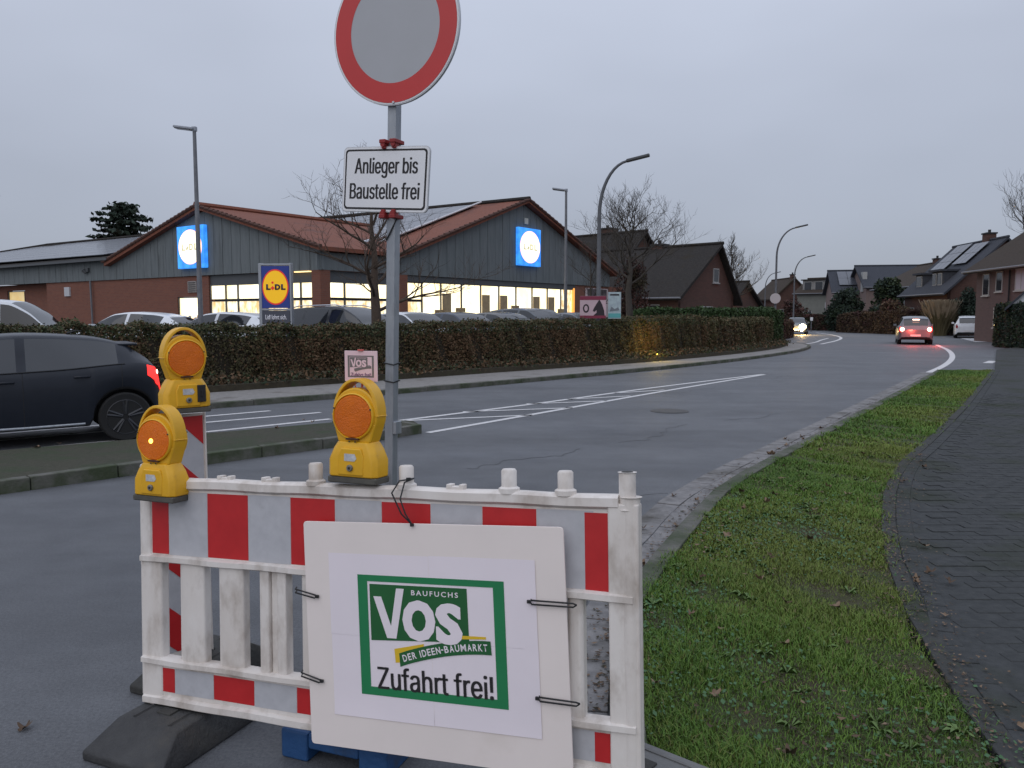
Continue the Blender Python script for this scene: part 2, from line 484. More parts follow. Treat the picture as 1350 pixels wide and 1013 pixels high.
def mcurve(keys, xs):
    """monotone-ish cubic through keys"""
    k = np.array(keys, float); x, y = k[:, 0], k[:, 1]
    d = np.diff(y) / np.diff(x)
    m = np.zeros(len(x)); m[0], m[-1] = d[0], d[-1]
    for i in range(1, len(x) - 1):
        m[i] = 0 if d[i - 1] * d[i] <= 0 else 2 * d[i - 1] * d[i] / (d[i - 1] + d[i])
    xs = np.clip(xs, x[0], x[-1])
    i = np.clip(np.searchsorted(x, xs) - 1, 0, len(x) - 2)
    h = x[i + 1] - x[i]; t = (xs - x[i]) / h
    return (2 * t**3 - 3 * t**2 + 1) * y[i] + (t**3 - 2 * t**2 + t) * h * m[i] + (-2 * t**3 + 3 * t**2) * y[i + 1] + (t**3 - t**2) * h * m[i + 1]


def polyline(pts, step):
    """resample a polyline (smoothed) every step; returns points, tangents"""
    P = np.array(pts, float)
    s = np.concatenate([[0], np.cumsum(np.linalg.norm(np.diff(P, axis=0), axis=1))])
    n = max(2, int(round(s[-1] / step)) + 1)
    u = np.linspace(0, s[-1], n)
    def cr(col):
        m = np.gradient(P[:, col], s)
        i = np.clip(np.searchsorted(s, u) - 1, 0, len(s) - 2)
        h = s[i + 1] - s[i]; t = (u - s[i]) / h
        return (2 * t**3 - 3 * t**2 + 1) * P[i, col] + (t**3 - 2 * t**2 + t) * h * m[i] + (-2 * t**3 + 3 * t**2) * P[i + 1, col] + (t**3 - t**2) * h * m[i + 1]
    Q = np.stack([cr(0), cr(1)], 1)
    T = np.gradient(Q, axis=0); T /= np.linalg.norm(T, axis=1)[:, None]
    return Q, T


def offset(pts, d):
    """shift a polyline to its left by d"""
    P = np.array(pts, float); T = np.gradient(P, axis=0); T /= np.linalg.norm(T, axis=1)[:, None]
    return P + np.stack([-T[:, 1], T[:, 0]], 1) * d


def stones_along(pts, step, off0, off1, z0, z1, name, mat, parent, gap=.008, jit=.004, split=300, bevel=.008):
    """single stones laid along a line between two side offsets (left positive)"""
    Q, T = polyline(pts, step)
    N = np.stack([-T[:, 1], T[:, 0]], 1)
    rest = MB(); out = []
    for i in range(len(Q) - 1):
        a, b = Q[i], Q[i + 1]; d = (b - a) / np.linalg.norm(b - a)
        a2, b2 = a + d * gap / 2, b - d * gap / 2
        dz = random.uniform(-jit, jit)
        pl = [tuple(a2 + N[i] * off0), tuple(b2 + N[i + 1] * off0), tuple(b2 + N[i + 1] * off1), tuple(a2 + N[i] * off1)]
        m = MB() if i < split else rest
        m.prism_xy(pl, z0, z1 + dz)
        if i < split:
            o = m.build(name, mat, parent, smooth=False, bevel=bevel if i < 45 else 0)
            out.append(o)
    if rest.v:
        o = rest.build(name + '_row', mat, parent, smooth=False); o['kind'] = 'stuff'
    return out


def ribbon(pts, w, z, name, mat, step=.5):
    Q, T = polyline(pts, step); N = np.stack([-T[:, 1], T[:, 0]], 1)
    n = len(Q)
    V = np.concatenate([np.c_[Q + N * w / 2, np.full(n, z)], np.c_[Q - N * w / 2, np.full(n, z)]])
    F = np.array([(i + n, i + n + 1, i + 1, i) for i in range(n - 1)])
    return V, F


# ------------------------------------------------------------------ ground and roads
def sheet(name, poly, z, mat, kind='structure', thick=0.):
    m = MB()
    if thick:
        m.prism_xy(poly, z - thick, z)
    else:
        m.add([(x, y, z) for x, y in poly], [tuple(range(len(poly)))])
    return tag(m.build(name, mat, smooth=False), kind=kind)


big = [(900 * math.cos(2 * math.pi * k / 48), 900 * math.sin(2 * math.pi * k / 48)) for k in range(48)]
sheet('ground', big, -.03, lawn_m)
sheet('road', [(-40, -12), (40, -12), (60, 20), (75, 160), (10, 160), (-40, 20)], 0., asphalt)

# kerb line of the grass verge (inner top edge), from beside the camera into the distance
KERB = [(.36, .3), (.39, 1.2), (.43, 2.0), (.48, 2.7), (.58, 3.5), (.76, 4.44), (.97, 4.95), (1.25, 5.53), (1.75, 6.69), (2.46, 7.94), (3.27, 9.15), (4.46, 10.93), (6.08, 13.34), (8.35, 16.75), (11.0, 20.76), (12.4, 22.9)]
PATHB = [(1.5, .2), (1.6, 1.5), (1.71, 2.66), (1.82, 3.04), (1.91, 3.42), (1.99, 3.85), (2.2, 4.36), (2.43, 5.05), (2.88, 6.1), (3.32, 7.01), (4.02, 8.26), (5.1, 9.81), (7.67, 13.56), (10.6, 18.0), (13.92, 23.08)]
verge = sheet('verge', list(reversed(KERB)) + [] + PATHB + [(13.3, 23.2)], .075, lawn_m, thick=.1)
kerb_root = empty('verge_kerb'); kerb_root['kind'] = 'structure'
stones_along(KERB, 1.0, 0., .13, -.05, .10, 'kerb_stone', kerb_m, kerb_root)
gut = empty('gutter'); gut['kind'] = 'structure'
stones_along(KERB[1:], .5, .135, .33, -.05, .012, 'gutter_stone', gutter_m, gut, gap=.012, jit=.005, bevel=.004)
stones_along(KERB[4:], .5, .34, .54, -.05, .010, 'gutter_stone', gutter_m, gut, gap=.012, jit=.005, bevel=.004)

# paved path right of the verge
pb = np.array(PATHB)
pr = pb.copy(); pr[:, 0] += np.interp(pb[:, 1], [0, 5, 23], [5.5, 5.0, 4.5])
path_poly = [(x + .1, y) for x, y in PATHB] + [(22.2, 36.5), (26.6, 41), (30, 39)] + [tuple(p) for p in pr[::-1]]
path = sheet('path', path_poly, .082, paver_m, thick=.12)
edge = empty('path_edging'); edge['kind'] = 'structure'
stones_along(PATHB, 1.0, -.10, 0., -.02, .095, 'edging_stone', edging_m, edge, jit=.006, bevel=.006)
stones_along(PATHB, .2, -.215, -.108, .02, .089, 'paver', paver_m, path, gap=.007, jit=.002, split=55, bevel=.006)


def bx(y): return np.interp(y, pb[:, 1], pb[:, 0])


tmpl = MB().box((0, 0, 0), (.195, .095, .08)).build('paver', paver_m, path, smooth=False, bevel=.006)
first = True
stuff = MB()
row = 0
y = 2.4
while y < 16:
    x0 = bx(y) + .33 + (.1 if row % 2 else 0)
    x0 = math.ceil(x0 / .2) * .2 + (.1 if row % 2 else 0)
    x = x0
    lim = min(.69 * y + .45, bx(y) + 4.2)
    while x < lim:
        z = .0475 + random.uniform(-.0018, .0018)
        if y < 4.75:
            if first:
                o = tmpl; first = False
            else:
                o = tmpl.copy(); COL.objects.link(o)
            o.location = (x, y, z)
            o.rotation_euler = (random.uniform(-.006, .006), random.uniform(-.006, .006), random.uniform(-.008, .008))
        else:
            stuff.box((x, y, z), (.195, .095, .08), Matrix.Rotation(random.uniform(-.006, .006), 3, 'X'))
        x += .2
    y += .1; row += 1
tag(stuff.build('paver_field', paver_m, path, smooth=False), kind='stuff')

# far pavement along the hedge
LPAVE = [(-19.4, 1.1), (-12.5, 7.6), (-8.6, 11.2), (-5.46, 14.3), (-4.07, 15.55), (-2.43, 17.05), (.48, 20.05), (3.99, 23.87), (9.62, 31.04), (14.0, 38.2), (15.4, 41.6), (15.9, 44.0), (15.4, 46.2), (13.9, 48.)]
HEDGE = [(-22.0, 2.1), (-13.7, 9.0), (-9.6, 12.9), (-6.3, 16.0), (-3.4, 18.8), (.25, 22.4), (4.0, 26.0), (8.2, 31.0), (12.6, 37.6), (14.2, 41.0)]
LP, _ = polyline(LPAVE, 1.0)
HP, _ = polyline(HEDGE, 1.0)
pave = sheet('pavement', [tuple(p) for p in LP] + [tuple(p) for p in HP[::-1]], .10, pave_m, thick=.14)
stones_along(LPAVE, 1.0, -.15, 0., -.05, .104, 'kerb_stone', kerb_m, pave, bevel=.01)
# car park behind the hedge (slightly higher ground)
lot = sheet('car_park', [tuple(p) for p in offset(HP, 1.2)] + [(13.6, 46), (15, 60), (8, 90), (-60, 70), (-60, 2)], .3, asphalt, thick=.35)
sheet('flower_bed', [tuple(p) for p in HP] + [tuple(p) for p in offset(HP, 1.9)[::-1]], .23, soil_m, thick=.14)

# planted traffic island left of the barrier
ISL = [(-14, -.3), (-10.0, 2.95), (-7.3, 5.25), (-4.87, 7.42), (-3.98, 8.42), (-3.43, 9.0), (-2.32, 10.1), (-1.60, 10.95), (-1.36, 11.35), (-1.45, 11.6), (-1.75, 11.72), (-2.1, 11.62), (-2.6, 11.45), (-3.98, 10.42), (-5.97, 9.0), (-10, 5.6), (-16, .6)]
isl = sheet('traffic_island', ISL, .125, moss_m, thick=.17)
stones_along(ISL[:13], .8, -.12, .0, -.05, .13, 'kerb_stone', kerb_m, isl, bevel=.012)

# road markings, each painted line its own flat object


def line_obj(pts, w, step=.5):
    V, F = ribbon(pts, w, .005, 'road_marking', line_m, step)
    return tag(fast_mesh('road_marking', V, F, [line_m]), kind='structure')


line_obj([(-9.0, 7.2), (-6.3, 9.65), (-4.31, 11.4), (-2.93, 12.75)], .12)
line_obj([(-1.83, 12.5), (.3, 14.8), (3.01, 17.99), (7.09, 22.42)], .12)
line_obj([(-1.2, 11.25), (.32, 13.3), (2.81, 16.72), (7.09, 22.3)], .12)
line_obj([(-1.7, 12.55), (.35, 13.25)], .10)
line_obj([(-.85, 13.7), (1.1, 14.3)], .10)
line_obj([(.27, 14.92), (1.85, 15.45)], .10)
line_obj([(1.1, 15.75), (2.45, 16.4)], .10)
line_obj([(2.2, 17.0), (3.4, 17.7)], .10)
line_obj([(-7.4, 11.0), (-5.05, 13.1), (-4.23, 13.84)], .12)
line_obj([(-7.0, 10.4), (-4.7, 12.4), (-3.29, 13.6)], .12)
line_obj([(16.0, 44.2), (18.3, 48.2), (20.4, 52.6), (22.6, 57.)], .16)
line_obj([(17.6, 45.4), (21.0, 51.6), (23.6, 57.2), (26.6, 66.4), (28.2, 74)], .2)
line_obj([(12.02, 22.94), (14.09, 25.99), (17.17, 31.04), (20.3, 37.0), (23.6, 44.3)], .2)
line_obj([(16.5, 27.6), (17.5, 28.9)], .3)
# repaired strip and manhole in the carriageway
crack_m = pm('crack_tar', (.045, .047, .05), (.06, .062, .066), scale=20, rough=.6)
for x, y, a, L in ((-1.9, 5.6, .6, 1.3), (.2, 6.6, .9, 1.6), (-.5, 8.6, .7, 2.2), (1.4, 10.4, .95, 2.4), (3.4, 12.6, .5, 1.6), (2.6, 16.5, .8, 3.0), (6.0, 19.0, 1.0, 4.0)):
    p_ = [(x, y)]; h_ = a
    for k in range(int(L / .12)):
        h_ = a + random.uniform(-.8, .8); p_.append((p_[-1][0] + .12 * math.cos(h_), p_[-1][1] + .12 * math.sin(h_)))
    V, F = ribbon(p_, .008 if y < 8 else .014, .003, '', None, .06)
    tag(fast_mesh('road_crack', V, F, [crack_m]), kind='structure')
mh = MB().lathe([(.33, .001), (.33, .007), (.30, .009)], 24, 'z').build('manhole_cover', pm('cast_iron', (.06, .06, .06), (.09, .085, .08), scale=30, rough=.6, metal=.4, bump=.4))
mh.location = (2.75, 13.8, 0); tag(mh, 'round iron manhole cover in the asphalt lane', 'manhole cover')
MB().lathe([(.27, .008), (.27, .0115)], 20, 'z').build('lid', MATS['cast_iron'], mh)
sheet('driveway', [(28.2, 48.5), (31.0, 50), (36, 58), (32.0, 57)], .012, pm('pale_gravel', (.42, .42, .43), (.5, .5, .5), scale=5, rough=.9))

# ------------------------------------------------------------------ grass on the verge
kb = np.array(KERB)


def kx(y): return np.interp(y, kb[:, 1], kb[:, 0])


def blades(n, ylo, yhi, hmin, hmax, w, even=False):
    yy = rng.uniform(ylo, yhi, n * 3)
    x0, x1 = kx(yy) - .03 + .03 * np.abs(rng.standard_normal(len(yy))) * -1, bx(yy) + .06 * rng.standard_normal(len(yy)) + .03 * np.sin(yy * 6)
    xx = x0 + (x1 - x0) * rng.uniform(0, 1, len(yy))
    wd = (x1 - x0) / (x1 - x0).max()
    keep = rng.uniform(0, 1, len(yy)) < wd
    xx, yy = xx[keep][:n], yy[keep][:n]
    n = len(xx)
    # clumping and thin spots
    g = np.sin(xx * 3.1 + 1.7 * np.sin(yy * 2.3)) * np.sin(yy * 2.9 + 1.3 * np.sin(xx * 4.1)) + .5 * np.sin(xx * 9.3 + yy * 7.1)
    kp = rng.uniform(0, 1, n) < (np.clip(.82 + .42 * g, .2, 1) if not even else np.clip(.95 - .3 * g, .5, 1))
    xx, yy, g = xx[kp], yy[kp], g[kp]; n = len(xx)
    h = rng.uniform(hmin, hmax, n) * (1 + .45 * g)
    a = rng.uniform(0, 2 * np.pi, n); lean = rng.uniform(.1, 1.1, n) * h
    dx, dy = np.cos(a), np.sin(a)
    wv = w * rng.uniform(.6, 1.4, n)
    px, py = -dy * wv / 2, dx * wv / 2
    z = np.full(n, .072)
    P = np.stack([
        np.stack([xx - px, yy - py, z], 1), np.stack([xx + px, yy + py, z], 1),
        np.stack([xx + px * .8 + dx * lean * .35, yy + py * .8 + dy * lean * .35, z + h * .6], 1),
        np.stack([xx - px * .8 + dx * lean * .35, yy - py * .8 + dy * lean * .35, z + h * .6], 1),
        np.stack([xx + dx * lean, yy + dy * lean, z + h * rng.uniform(.75, 1., n)], 1)], 1).reshape(-1, 3)
    i = np.arange(n)[:, None] * 5
    F = np.concatenate([i + np.array([[0, 1, 2]]), i + np.array([[0, 2, 3]]), i + np.array([[3, 2, 4]])], 1).reshape(-1, 3)
    r = rng.uniform(0, 1, n)
    t = np.sin(xx * 1.3 + 2) * np.sin(yy * .9) + .3 * rng.standard_normal(n)
    mi = np.where(r < .05, 3, np.where(t > .35, 1, np.where(t < -.3, 2, 0)))
    return P, F, np.repeat(mi, 3)


parts = [blades(55000, 1.6, 6.0, .006, .016, .0045, True), blades(95000, 1.5, 5.0, .012, .046, .0042), blades(80000, 5.0, 9.5, .016, .042, .006), blades(60000, 9.5, 23.0, .02, .05, .011)]
# clover and weed leaves close by: small horizontal quads
n = 9000
yy = rng.uniform(1.8, 7., n); xx = kx(yy) + (bx(yy) + .12 - kx(yy)) * rng.uniform(0, 1, n)
s = rng.uniform(.004, .011, n); a = rng.uniform(0, 6.28, n); tl = rng.uniform(-.5, .5, (n, 2))
cl = np.sin(xx * 2.2 + .5) * np.sin(yy * 1.7 + 1) + .4 * rng.standard_normal(n) > .25
xx, yy, s, a, tl = xx[cl], yy[cl], s[cl], a[cl], tl[cl]; n = len(xx)
zz = .085 + rng.uniform(0, .02, n)
qs = []
for k in range(4):
    dx, dy = np.cos(a + k * np.pi / 2) * s, np.sin(a + k * np.pi / 2) * s * (1.5 if k % 2 else 1)
    qs.append(np.stack([xx + dx, yy + dy, zz + dx * tl[:, 0] + dy * tl[:, 1]], 1))
Pq = np.stack(qs, 1).reshape(-1, 3)
i = np.arange(n)[:, None] * 4
Fq = np.concatenate([i + np.array([[0, 1, 2]]), i + np.array([[0, 2, 3]])], 1).reshape(-1, 3)
parts.append((Pq, Fq, np.full(len(Fq), 4)))
# broad-leaved weeds: flat rosettes pressed into the turf
rp_, rf_ = [], []
for k in range(80):
    y0_ = rng.uniform(2.0, 9) ; x0_ = kx(y0_) + (bx(y0_) - kx(y0_)) * rng.uniform(.02, .98); s_ = rng.uniform(.025, .06)
    for j in range(int(rng.integers(5, 10))):
        a_ = rng.uniform(0, 6.28); l_ = s_ * rng.uniform(.7, 1.3); w2 = l_ * .16; ca, sa = np.cos(a_), np.sin(a_); zt_ = rng.uniform(.002, .03)
        b0_ = len(rp_)
        rp_ += [(x0_, y0_, .088), (x0_ + ca * l_ * .6 - sa * w2, y0_ + sa * l_ * .6 + ca * w2, .092 + zt_), (x0_ + ca * l_, y0_ + sa * l_, .088 + zt_ * .6), (x0_ + ca * l_ * .6 + sa * w2, y0_ + sa * l_ * .6 - ca * w2, .092 + zt_)]
        rf_ += [(b0_, b0_ + 3, b0_ + 2), (b0_, b0_ + 2, b0_ + 1)]
parts.append((np.array(rp_), np.array(rf_), np.full(len(rf_), 5)))
Vs, Fs, Ms = [], [], []; o_ = 0
for P, F, m_ in parts:
    Vs.append(P); Fs.append(F + o_); Ms.append(m_); o_ += len(P)
tag(fast_mesh('grass', np.concatenate(Vs), np.concatenate(Fs), grass_m, np.concatenate(Ms)), 'short uneven grass on the verge beside the kerb', 'grass', kind='stuff')

# shredded leaf litter and crumbs of soil: in drifts on the grass, in the gutter and along the path edge
def litter(n, xy, z, s0, s1, nm, lb):
    a = rng.uniform(0, 6.28, n); s = rng.uniform(s0, s1, n); q = []
    tl = rng.uniform(-.7, .7, (n, 2))
    for k, (fx_, fy_) in enumerate(((1, .1), (.15, .55), (-.9, -.05), (-.1, -.5))):
        dx = s * (fx_ * np.cos(a) - fy_ * np.sin(a)); dy = s * (fx_ * np.sin(a) + fy_ * np.cos(a))
        q.append(np.stack([xy[:, 0] + dx, xy[:, 1] + dy, z + np.abs(dx * tl[:, 0] + dy * tl[:, 1])], 1))
    return tag(fast_mesh(nm, np.stack(q, 1).reshape(-1, 3), np.arange(4 * n).reshape(-1, 4), [fallen_m, fallen_d, soil_m], rng.integers(0, 3, n)), lb, 'leaf litter', kind='stuff')


n = 2600; y_ = rng.uniform(2.2, 11, n) ** 1.0; f_ = rng.uniform(0, 1, n)
x_ = kx(y_) + (bx(y_) - kx(y_)) * f_
kp_ = (np.sin(x_ * 2.7 + 1) * np.sin(y_ * 1.9) + .5 * rng.standard_normal(n)) > .55
litter(int(kp_.sum()), np.stack([x_, y_], 1)[kp_], .098, .006, .022, 'leaf_litter', 'brown scraps of leaves lying in drifts on the grass verge')
n = 1500; y_ = rng.uniform(2.6, 16, n); d_ = np.abs(rng.normal(0, .09, n)) + .14
litter(n, np.stack([kx(y_) - d_ * .85, y_ + d_ * .5], 1), .018, .006, .020, 'leaf_litter', 'dark crumbs and leaf scraps lying in the gutter along the kerb')
n = 1700; y_ = rng.uniform(2.2, 9, n); d_ = rng.normal(.05, .13, n)
litter(n, np.stack([bx(y_) + d_, y_], 1), .097, .004, .015, 'leaf_litter', 'soil crumbs and leaf scraps along the edge of the paved path')

# fallen leaves
lobes = []
for k in range(22):
    t = 2 * math.pi * k / 22 + math.pi / 2
    r = .055 * (.55 + .45 * abs(math.cos(2.5 * (t - math.pi / 2)))) * (1.0 if math.sin(t) > -.3 else .75)
    lobes.append((r * math.cos(t), r * math.sin(t)))


def leaf_mesh(mat, curl, nm='fallen_leaf'):
    m = MB(); n = len(lobes)
    vv = [(0, 0, .004)] + [(x, y, .004 + curl * (x * x * 9 + abs(y) * .35 * (1 if x > 0 else -.3))) for x, y in lobes]
    m.add(vv, [(0, i + 1, (i + 1) % n + 1) for i in range(n)])
    m.tube([(0, -.02, .004), (.006, -.07, .012)], .0013, 4)
    me = m.build(nm, mat, smooth=True, ang=80)
    d = me.data; bpy.data.objects.remove(me)
    return d


leafm = [leaf_mesh(fallen_m, 1.0), leaf_mesh(fallen_d, 1.6), leaf_mesh(fallen_m, 2.0)]
spots = [(.85, 3.2, 0), (1.05, 3.9, 0), (1.62, 3.72, 1), (1.48, 4.65, 2), (1.35, 3.0, 1), (.62, 3.3, 0), (1.15, 4.7, 1), (1.55, 5.6, 0), (1.9, 6.4, 2), (2.3, 6.9, 1), (2.1, 5.5, 1), (1.75, 4.2, 0), (2.6, 7.6, 0), (3.1, 8.2, 1), (2.9, 7.2, 2), (1.0, 2.75, 1), (1.3, 2.6, 0), (1.6, 2.9, 1), (.95, 4.1, 2), (1.7, 5.1, 1), (2.02, 5.9, 0), (3.6, 9.2, 2), (4.0, 9.0, 0), (4.8, 11, 1)]
for i in range(8):
    y = rng.uniform(2.6, 12)
    spots.append((kx(y) + (bx(y) - kx(y)) * rng.uniform(.05, .98), y, int(rng.integers(0, 3))))
for i, (x, y, k) in enumerate(spots):
    o = bpy.data.objects.new('fallen_leaf', leafm[k]); COL.objects.link(o)
    o.location = (x, y, .10); sc = rng.uniform(.35, .8); o.scale = (sc, sc * rng.uniform(.55, 1), sc)
    o.rotation_euler = (rng.uniform(-.35, .35), rng.uniform(-.35, .35), rng.uniform(0, 6.28))
    tag(o, 'dry brown lobed leaf lying on the grass verge', 'fallen leaf', 'fallen leaves on the grass')
for i in range(22):
    y = rng.uniform(3.0, 12); dd = rng.uniform(.15, .5)
    o = bpy.data.objects.new('fallen_leaf', leafm[int(rng.integers(0, 3))]); COL.objects.link(o)
    o.location = (kx(y) - dd, y + dd * .4, .018); sc = rng.uniform(.4, .9); o.scale = (sc, sc, sc)
    o.rotation_euler = (rng.uniform(-.2, .2), rng.uniform(-.2, .2), rng.uniform(0, 6.28))
    tag(o, 'dry brown leaf caught in the gutter along the kerb', 'fallen leaf', 'fallen leaves in the gutter')
for i in range(11):
    y = rng.uniform(2.5, 9); dd = abs(rng.normal(0, .18)) + .08
    o = bpy.data.objects.new('fallen_leaf', leafm[int(rng.integers(0, 3))]); COL.objects.link(o)
    o.location = (bx(y) + dd, y, .10); sc = rng.uniform(.35, .8); o.scale = (sc, sc, sc)
    o.rotation_euler = (rng.uniform(-.2, .2), rng.uniform(-.2, .2), rng.uniform(0, 6.28))
    tag(o, 'dry leaf blown onto the edge of the paved path', 'fallen leaf', 'fallen leaves on the paved path')
for i in range(16):
    t = rng.uniform(0, 1); x, y = -6.5 + 4.6 * t, 7.0 + 4.2 * t
    o = bpy.data.objects.new('fallen_leaf', leafm[int(rng.integers(0, 3))]); COL.objects.link(o)
    w_ = rng.uniform(.15, 1.2); o.location = (x - w_ * .75, y + w_ * .6, .13); sc = rng.uniform(.4, .9); o.scale = (sc, sc, sc)
    o.rotation_euler = (0, 0, rng.uniform(0, 6.28))
    tag(o, 'dry leaf lying on the mossy traffic island', 'fallen leaf', 'fallen leaves on the traffic island')
o = bpy.data.objects.new('fallen_leaf', leafm[1]); COL.objects.link(o); o.location = (-1.98, 3.1, .005); o.scale = (.6, .6, .6)
tag(o, 'single red-brown leaf on the bare asphalt left of the black foot', 'fallen leaf')

# ------------------------------------------------------------------ barrier fence across the road
U = Vector((.93412, -.35444, .04221)); Vv = Vector((-.0125, .0857, .99624)); Nn = Vector((.3567, .9311, -.0756))
BAR_M = Matrix(((U.x, Nn.x, Vv.x, -1.494), (U.y, Nn.y, Vv.y, 3.0924), (U.z, Nn.z, Vv.z, .126), (0, 0, 0, 1)))


def bar_pt(x, y, z): return BAR_M @ Vector((x, y, z))


bar = empty('barrier_fence', label='white plastic barrier fence with red reflective blocks standing across the road', cat='barrier')
bar.matrix_world = BAR_M
# left post: flat-sided, right post: round tube
m = MB(); m.box((.055, .022, .295), (.11, .048, .55)); m.box((.03, .022, .75), (.06, .05, .42))
m.build('post', plastic_w, bar, bevel=.012)
m = MB(); m.box((1.985, .022, .44), (.10, .055, .88)); m.lathe([(.027, .86), (.027, .972), (.024, .978)], 20, 'z', (1.995, .022, 0)); m.lathe([(.032, 0.), (.034, .5), (.030, .90)], 20, 'z', (2.005, .022, 0))
rp = m.build('post', plastic_w, bar, bevel=.010)
MB().lathe([(.0, .9775), (.019, .9785), (.019, .9795)], 16, 'z', (1.995, .022, 0)).build('post_cap', dark_rub, rp)


def rail(z0, z1, x0, x1, d=.058):
    zc, h = (z0 + z1) / 2, (z1 - z0)
    prof = [(-d / 2, -h * .3), (-d / 2, h * .3), (-d * .3, h / 2), (d * .3, h / 2), (d / 2, h * .3), (d / 2, -h * .3), (d * .3, -h / 2), (-d * .3, -h / 2)]
    nseg = 24; mb = MB(); vv = []
    for i in range(nseg + 1):
        x = x0 + (x1 - x0) * i / nseg; w = .0016 * math.sin(i * 1.3 + z0 * 9)
        vv += [(x, .02 + py, zc + pz + w) for py, pz in prof]
    ff = [(i * 8 + k, i * 8 + (k + 1) % 8, (i + 1) * 8 + (k + 1) % 8, (i + 1) * 8 + k) for i in range(nseg) for k in range(8)]
    ff = [f[::-1] for f in ff] + [tuple(range(8)), tuple(range(nseg * 8 + 7, nseg * 8 - 1, -1))]
    mb.add(vv, ff)
    return mb.build('rail', plastic_w, bar, bevel=0, ang=50)


rail(.860, .905, .03, 1.97, .06)
rail(.566, .598, .012, 2.015, .07)
rail(.157, .188, .012, 2.02, .07)
rail(-.005, .034, .012, 2.03, .06)
MB().box((1.0, .022, .73), (1.93, .034, .272)).build('upper_board', plastic_w, bar, bevel=.004)
MB().box((1.0, .022, .096), (1.93, .034, .130)).build('lower_board', plastic_w, bar, bevel=.004)
for i in range(11):          # white and red film blocks, upper board
    a, b = (.147 + .1935 * (i - 1), .147 + .1935 * i) if i else (.061, .147)
    if i == 10: continue
    a += 0; red = i % 2 == 0
    MB().box(((a + b) / 2, .0043, .726), (b - a - .002, .0016 if red else .0012, .248 + (.0 if red else .004))).build('red_film' if red else 'white_film', film_r if red else film_w, bar, smooth=False)
MB().box((1.905, .0043, .722), (.094, .0016, .250)).build('red_film', film_r, bar, smooth=False)
for i in range(11):
    a, b = (.168 + .1925 * (i - 1), .168 + .1925 * i) if i else (.069, .168)
    red = i % 2 == 0
    if i == 10: b = 1.978; a = 1.882
    MB().box(((a + b) / 2, .0043, .099), (b - a - .002, .0016 if red else .0012, .094 + (0 if red else .004))).build('red_film' if red else 'white_film', film_r if red else film_w, bar, smooth=False)
for i, (a, b) in enumerate([(.197, .318), (.388, .506), (.585, .705), (.77, .84), (.95, 1.06), (1.14, 1.25), (1.33, 1.44), (1.52, 1.63), (1.795, 1.85)]):
    m = MB(); w = b - a; c = (a + b) / 2
    if i == 2:
        m.box((c - w * .32, .022, .377), (w * .36, .046, .40)); m.box((c + .004, .030, .377), (w * .34, .034, .40)); m.box((c + w * .33, .022, .377), (w * .34, .046, .40))
    else:
        m.prism_xy([(a, .046), (a, .008), (a + w * .2, -.003), (b - w * .2, -.003), (b, .008), (b, .046)], .180, .575)
    m.build('slat', plastic_w, bar, bevel=.006)
for x, h in ((.83, .98), (1.207, .98), (1.594, .978), (1.791, .977)):
    m = MB(); m.lathe([(.036, .898), (.036, .914), (.026, .920), (.026, h - .006), (.021, h)], 16, 'z', (x, .02, 0))
    m.build('stud', plastic_w, bar, ang=50)
for x in (.42, .628, 1.40):
    m = MB(); m.box((x, .02, .908), (.065, .03, .012)); m.box((x - .022, .02, .914), (.02, .034, .014)); m.box((x + .024, .02, .915), (.018, .03, .012))
    m.build('clip', plastic_w, bar, bevel=.003)
MB().box((.04, .022, -.02), (.05, .04, .035)).build('foot_peg', plastic_w, bar, bevel=.004)

# ------------------------------------------------------------------ foot plates
def foot_plate(mat, loc, rz, label, L=.80, W=.40, H=.115, tilt=0, notch=False):
    o = empty('foot_plate', loc, rz, label, 'foot plate', 'foot plates under the barrier and signs')
    o.rotation_euler = (tilt, 0, rz)
    a, b = W / 2, L / 2
    ta, tb = W / 2 - .05, L / 2 - .13
    m = MB()
    zb = .035
    v0 = [(-a, -b), (a, -b), (a, b), (-a, b)]; v2 = [(-ta, -tb), (ta, -tb), (ta, tb), (-ta, tb)]
    if not notch:
        m.add([(x, y, 0) for x, y in v0] + [(x, y, zb) for x, y in v0] + [(x, y, H) for x, y in v2],
              [(3, 2, 1, 0), (8, 9, 10, 11)] + [(i, (i + 1) % 4, (i + 1) % 4 + 4, i + 4) for i in range(4)] + [(i + 4, (i + 1) % 4 + 4, (i + 1) % 4 + 8, i + 8) for i in range(4)])
    else:
        m.box((-a + .06, 0, H / 2), (.12, L, H)); m.box((a - .06, 0, H / 2), (.12, L, H)); m.box((0, 0, H * .72), (W - .24, L - .004, H * .52)); m.box((0, .03, H * .25), (W - .24, L - .2, H * .40))
    m.build('block', mat, o, bevel=.010)
    for ys_ in (0, -.14, .14):
        MB().box((0, ys_, H + .001), (.068, .048, .012)).build('socket', dark_rub, o, bevel=.003)
    m = MB(); m.tube([(-.09, -tb + .02, H), (-.09, tb - .02, H)], .007, 5); m.tube([(.09, -tb + .02, H), (.09, tb - .02, H)], .007, 5)
    m.build('ridge', mat, o)
    return o


foot_plate(foot_black, (-1.30, 3.14, .0), R(-23), 'black rubber foot plate under the left end of the barrier', L=.74, W=.40, H=.122)
foot_plate(foot_blue, (-.555, 3.11, .0), R(-21), 'blue plastic foot plate under the middle of the barrier', L=.62, W=.46, H=.115, notch=True)
foot_plate(foot_grey, (.44, 2.50, .10), R(50), 'grey foot plate on the kerb under the right end of the barrier', L=.72, W=.36, H=.10)
foot_plate(dark_rub, (-1.43, 3.60, 0), R(-24), 'dark foot plate carrying the striped marker board behind the barrier', L=.56, W=.36, H=.12)
foot_plate(foot_black, (-.55, 3.40, .0), R(-24), 'black foot plate under the square sign post behind the barrier', L=.80, W=.40, H=.12)

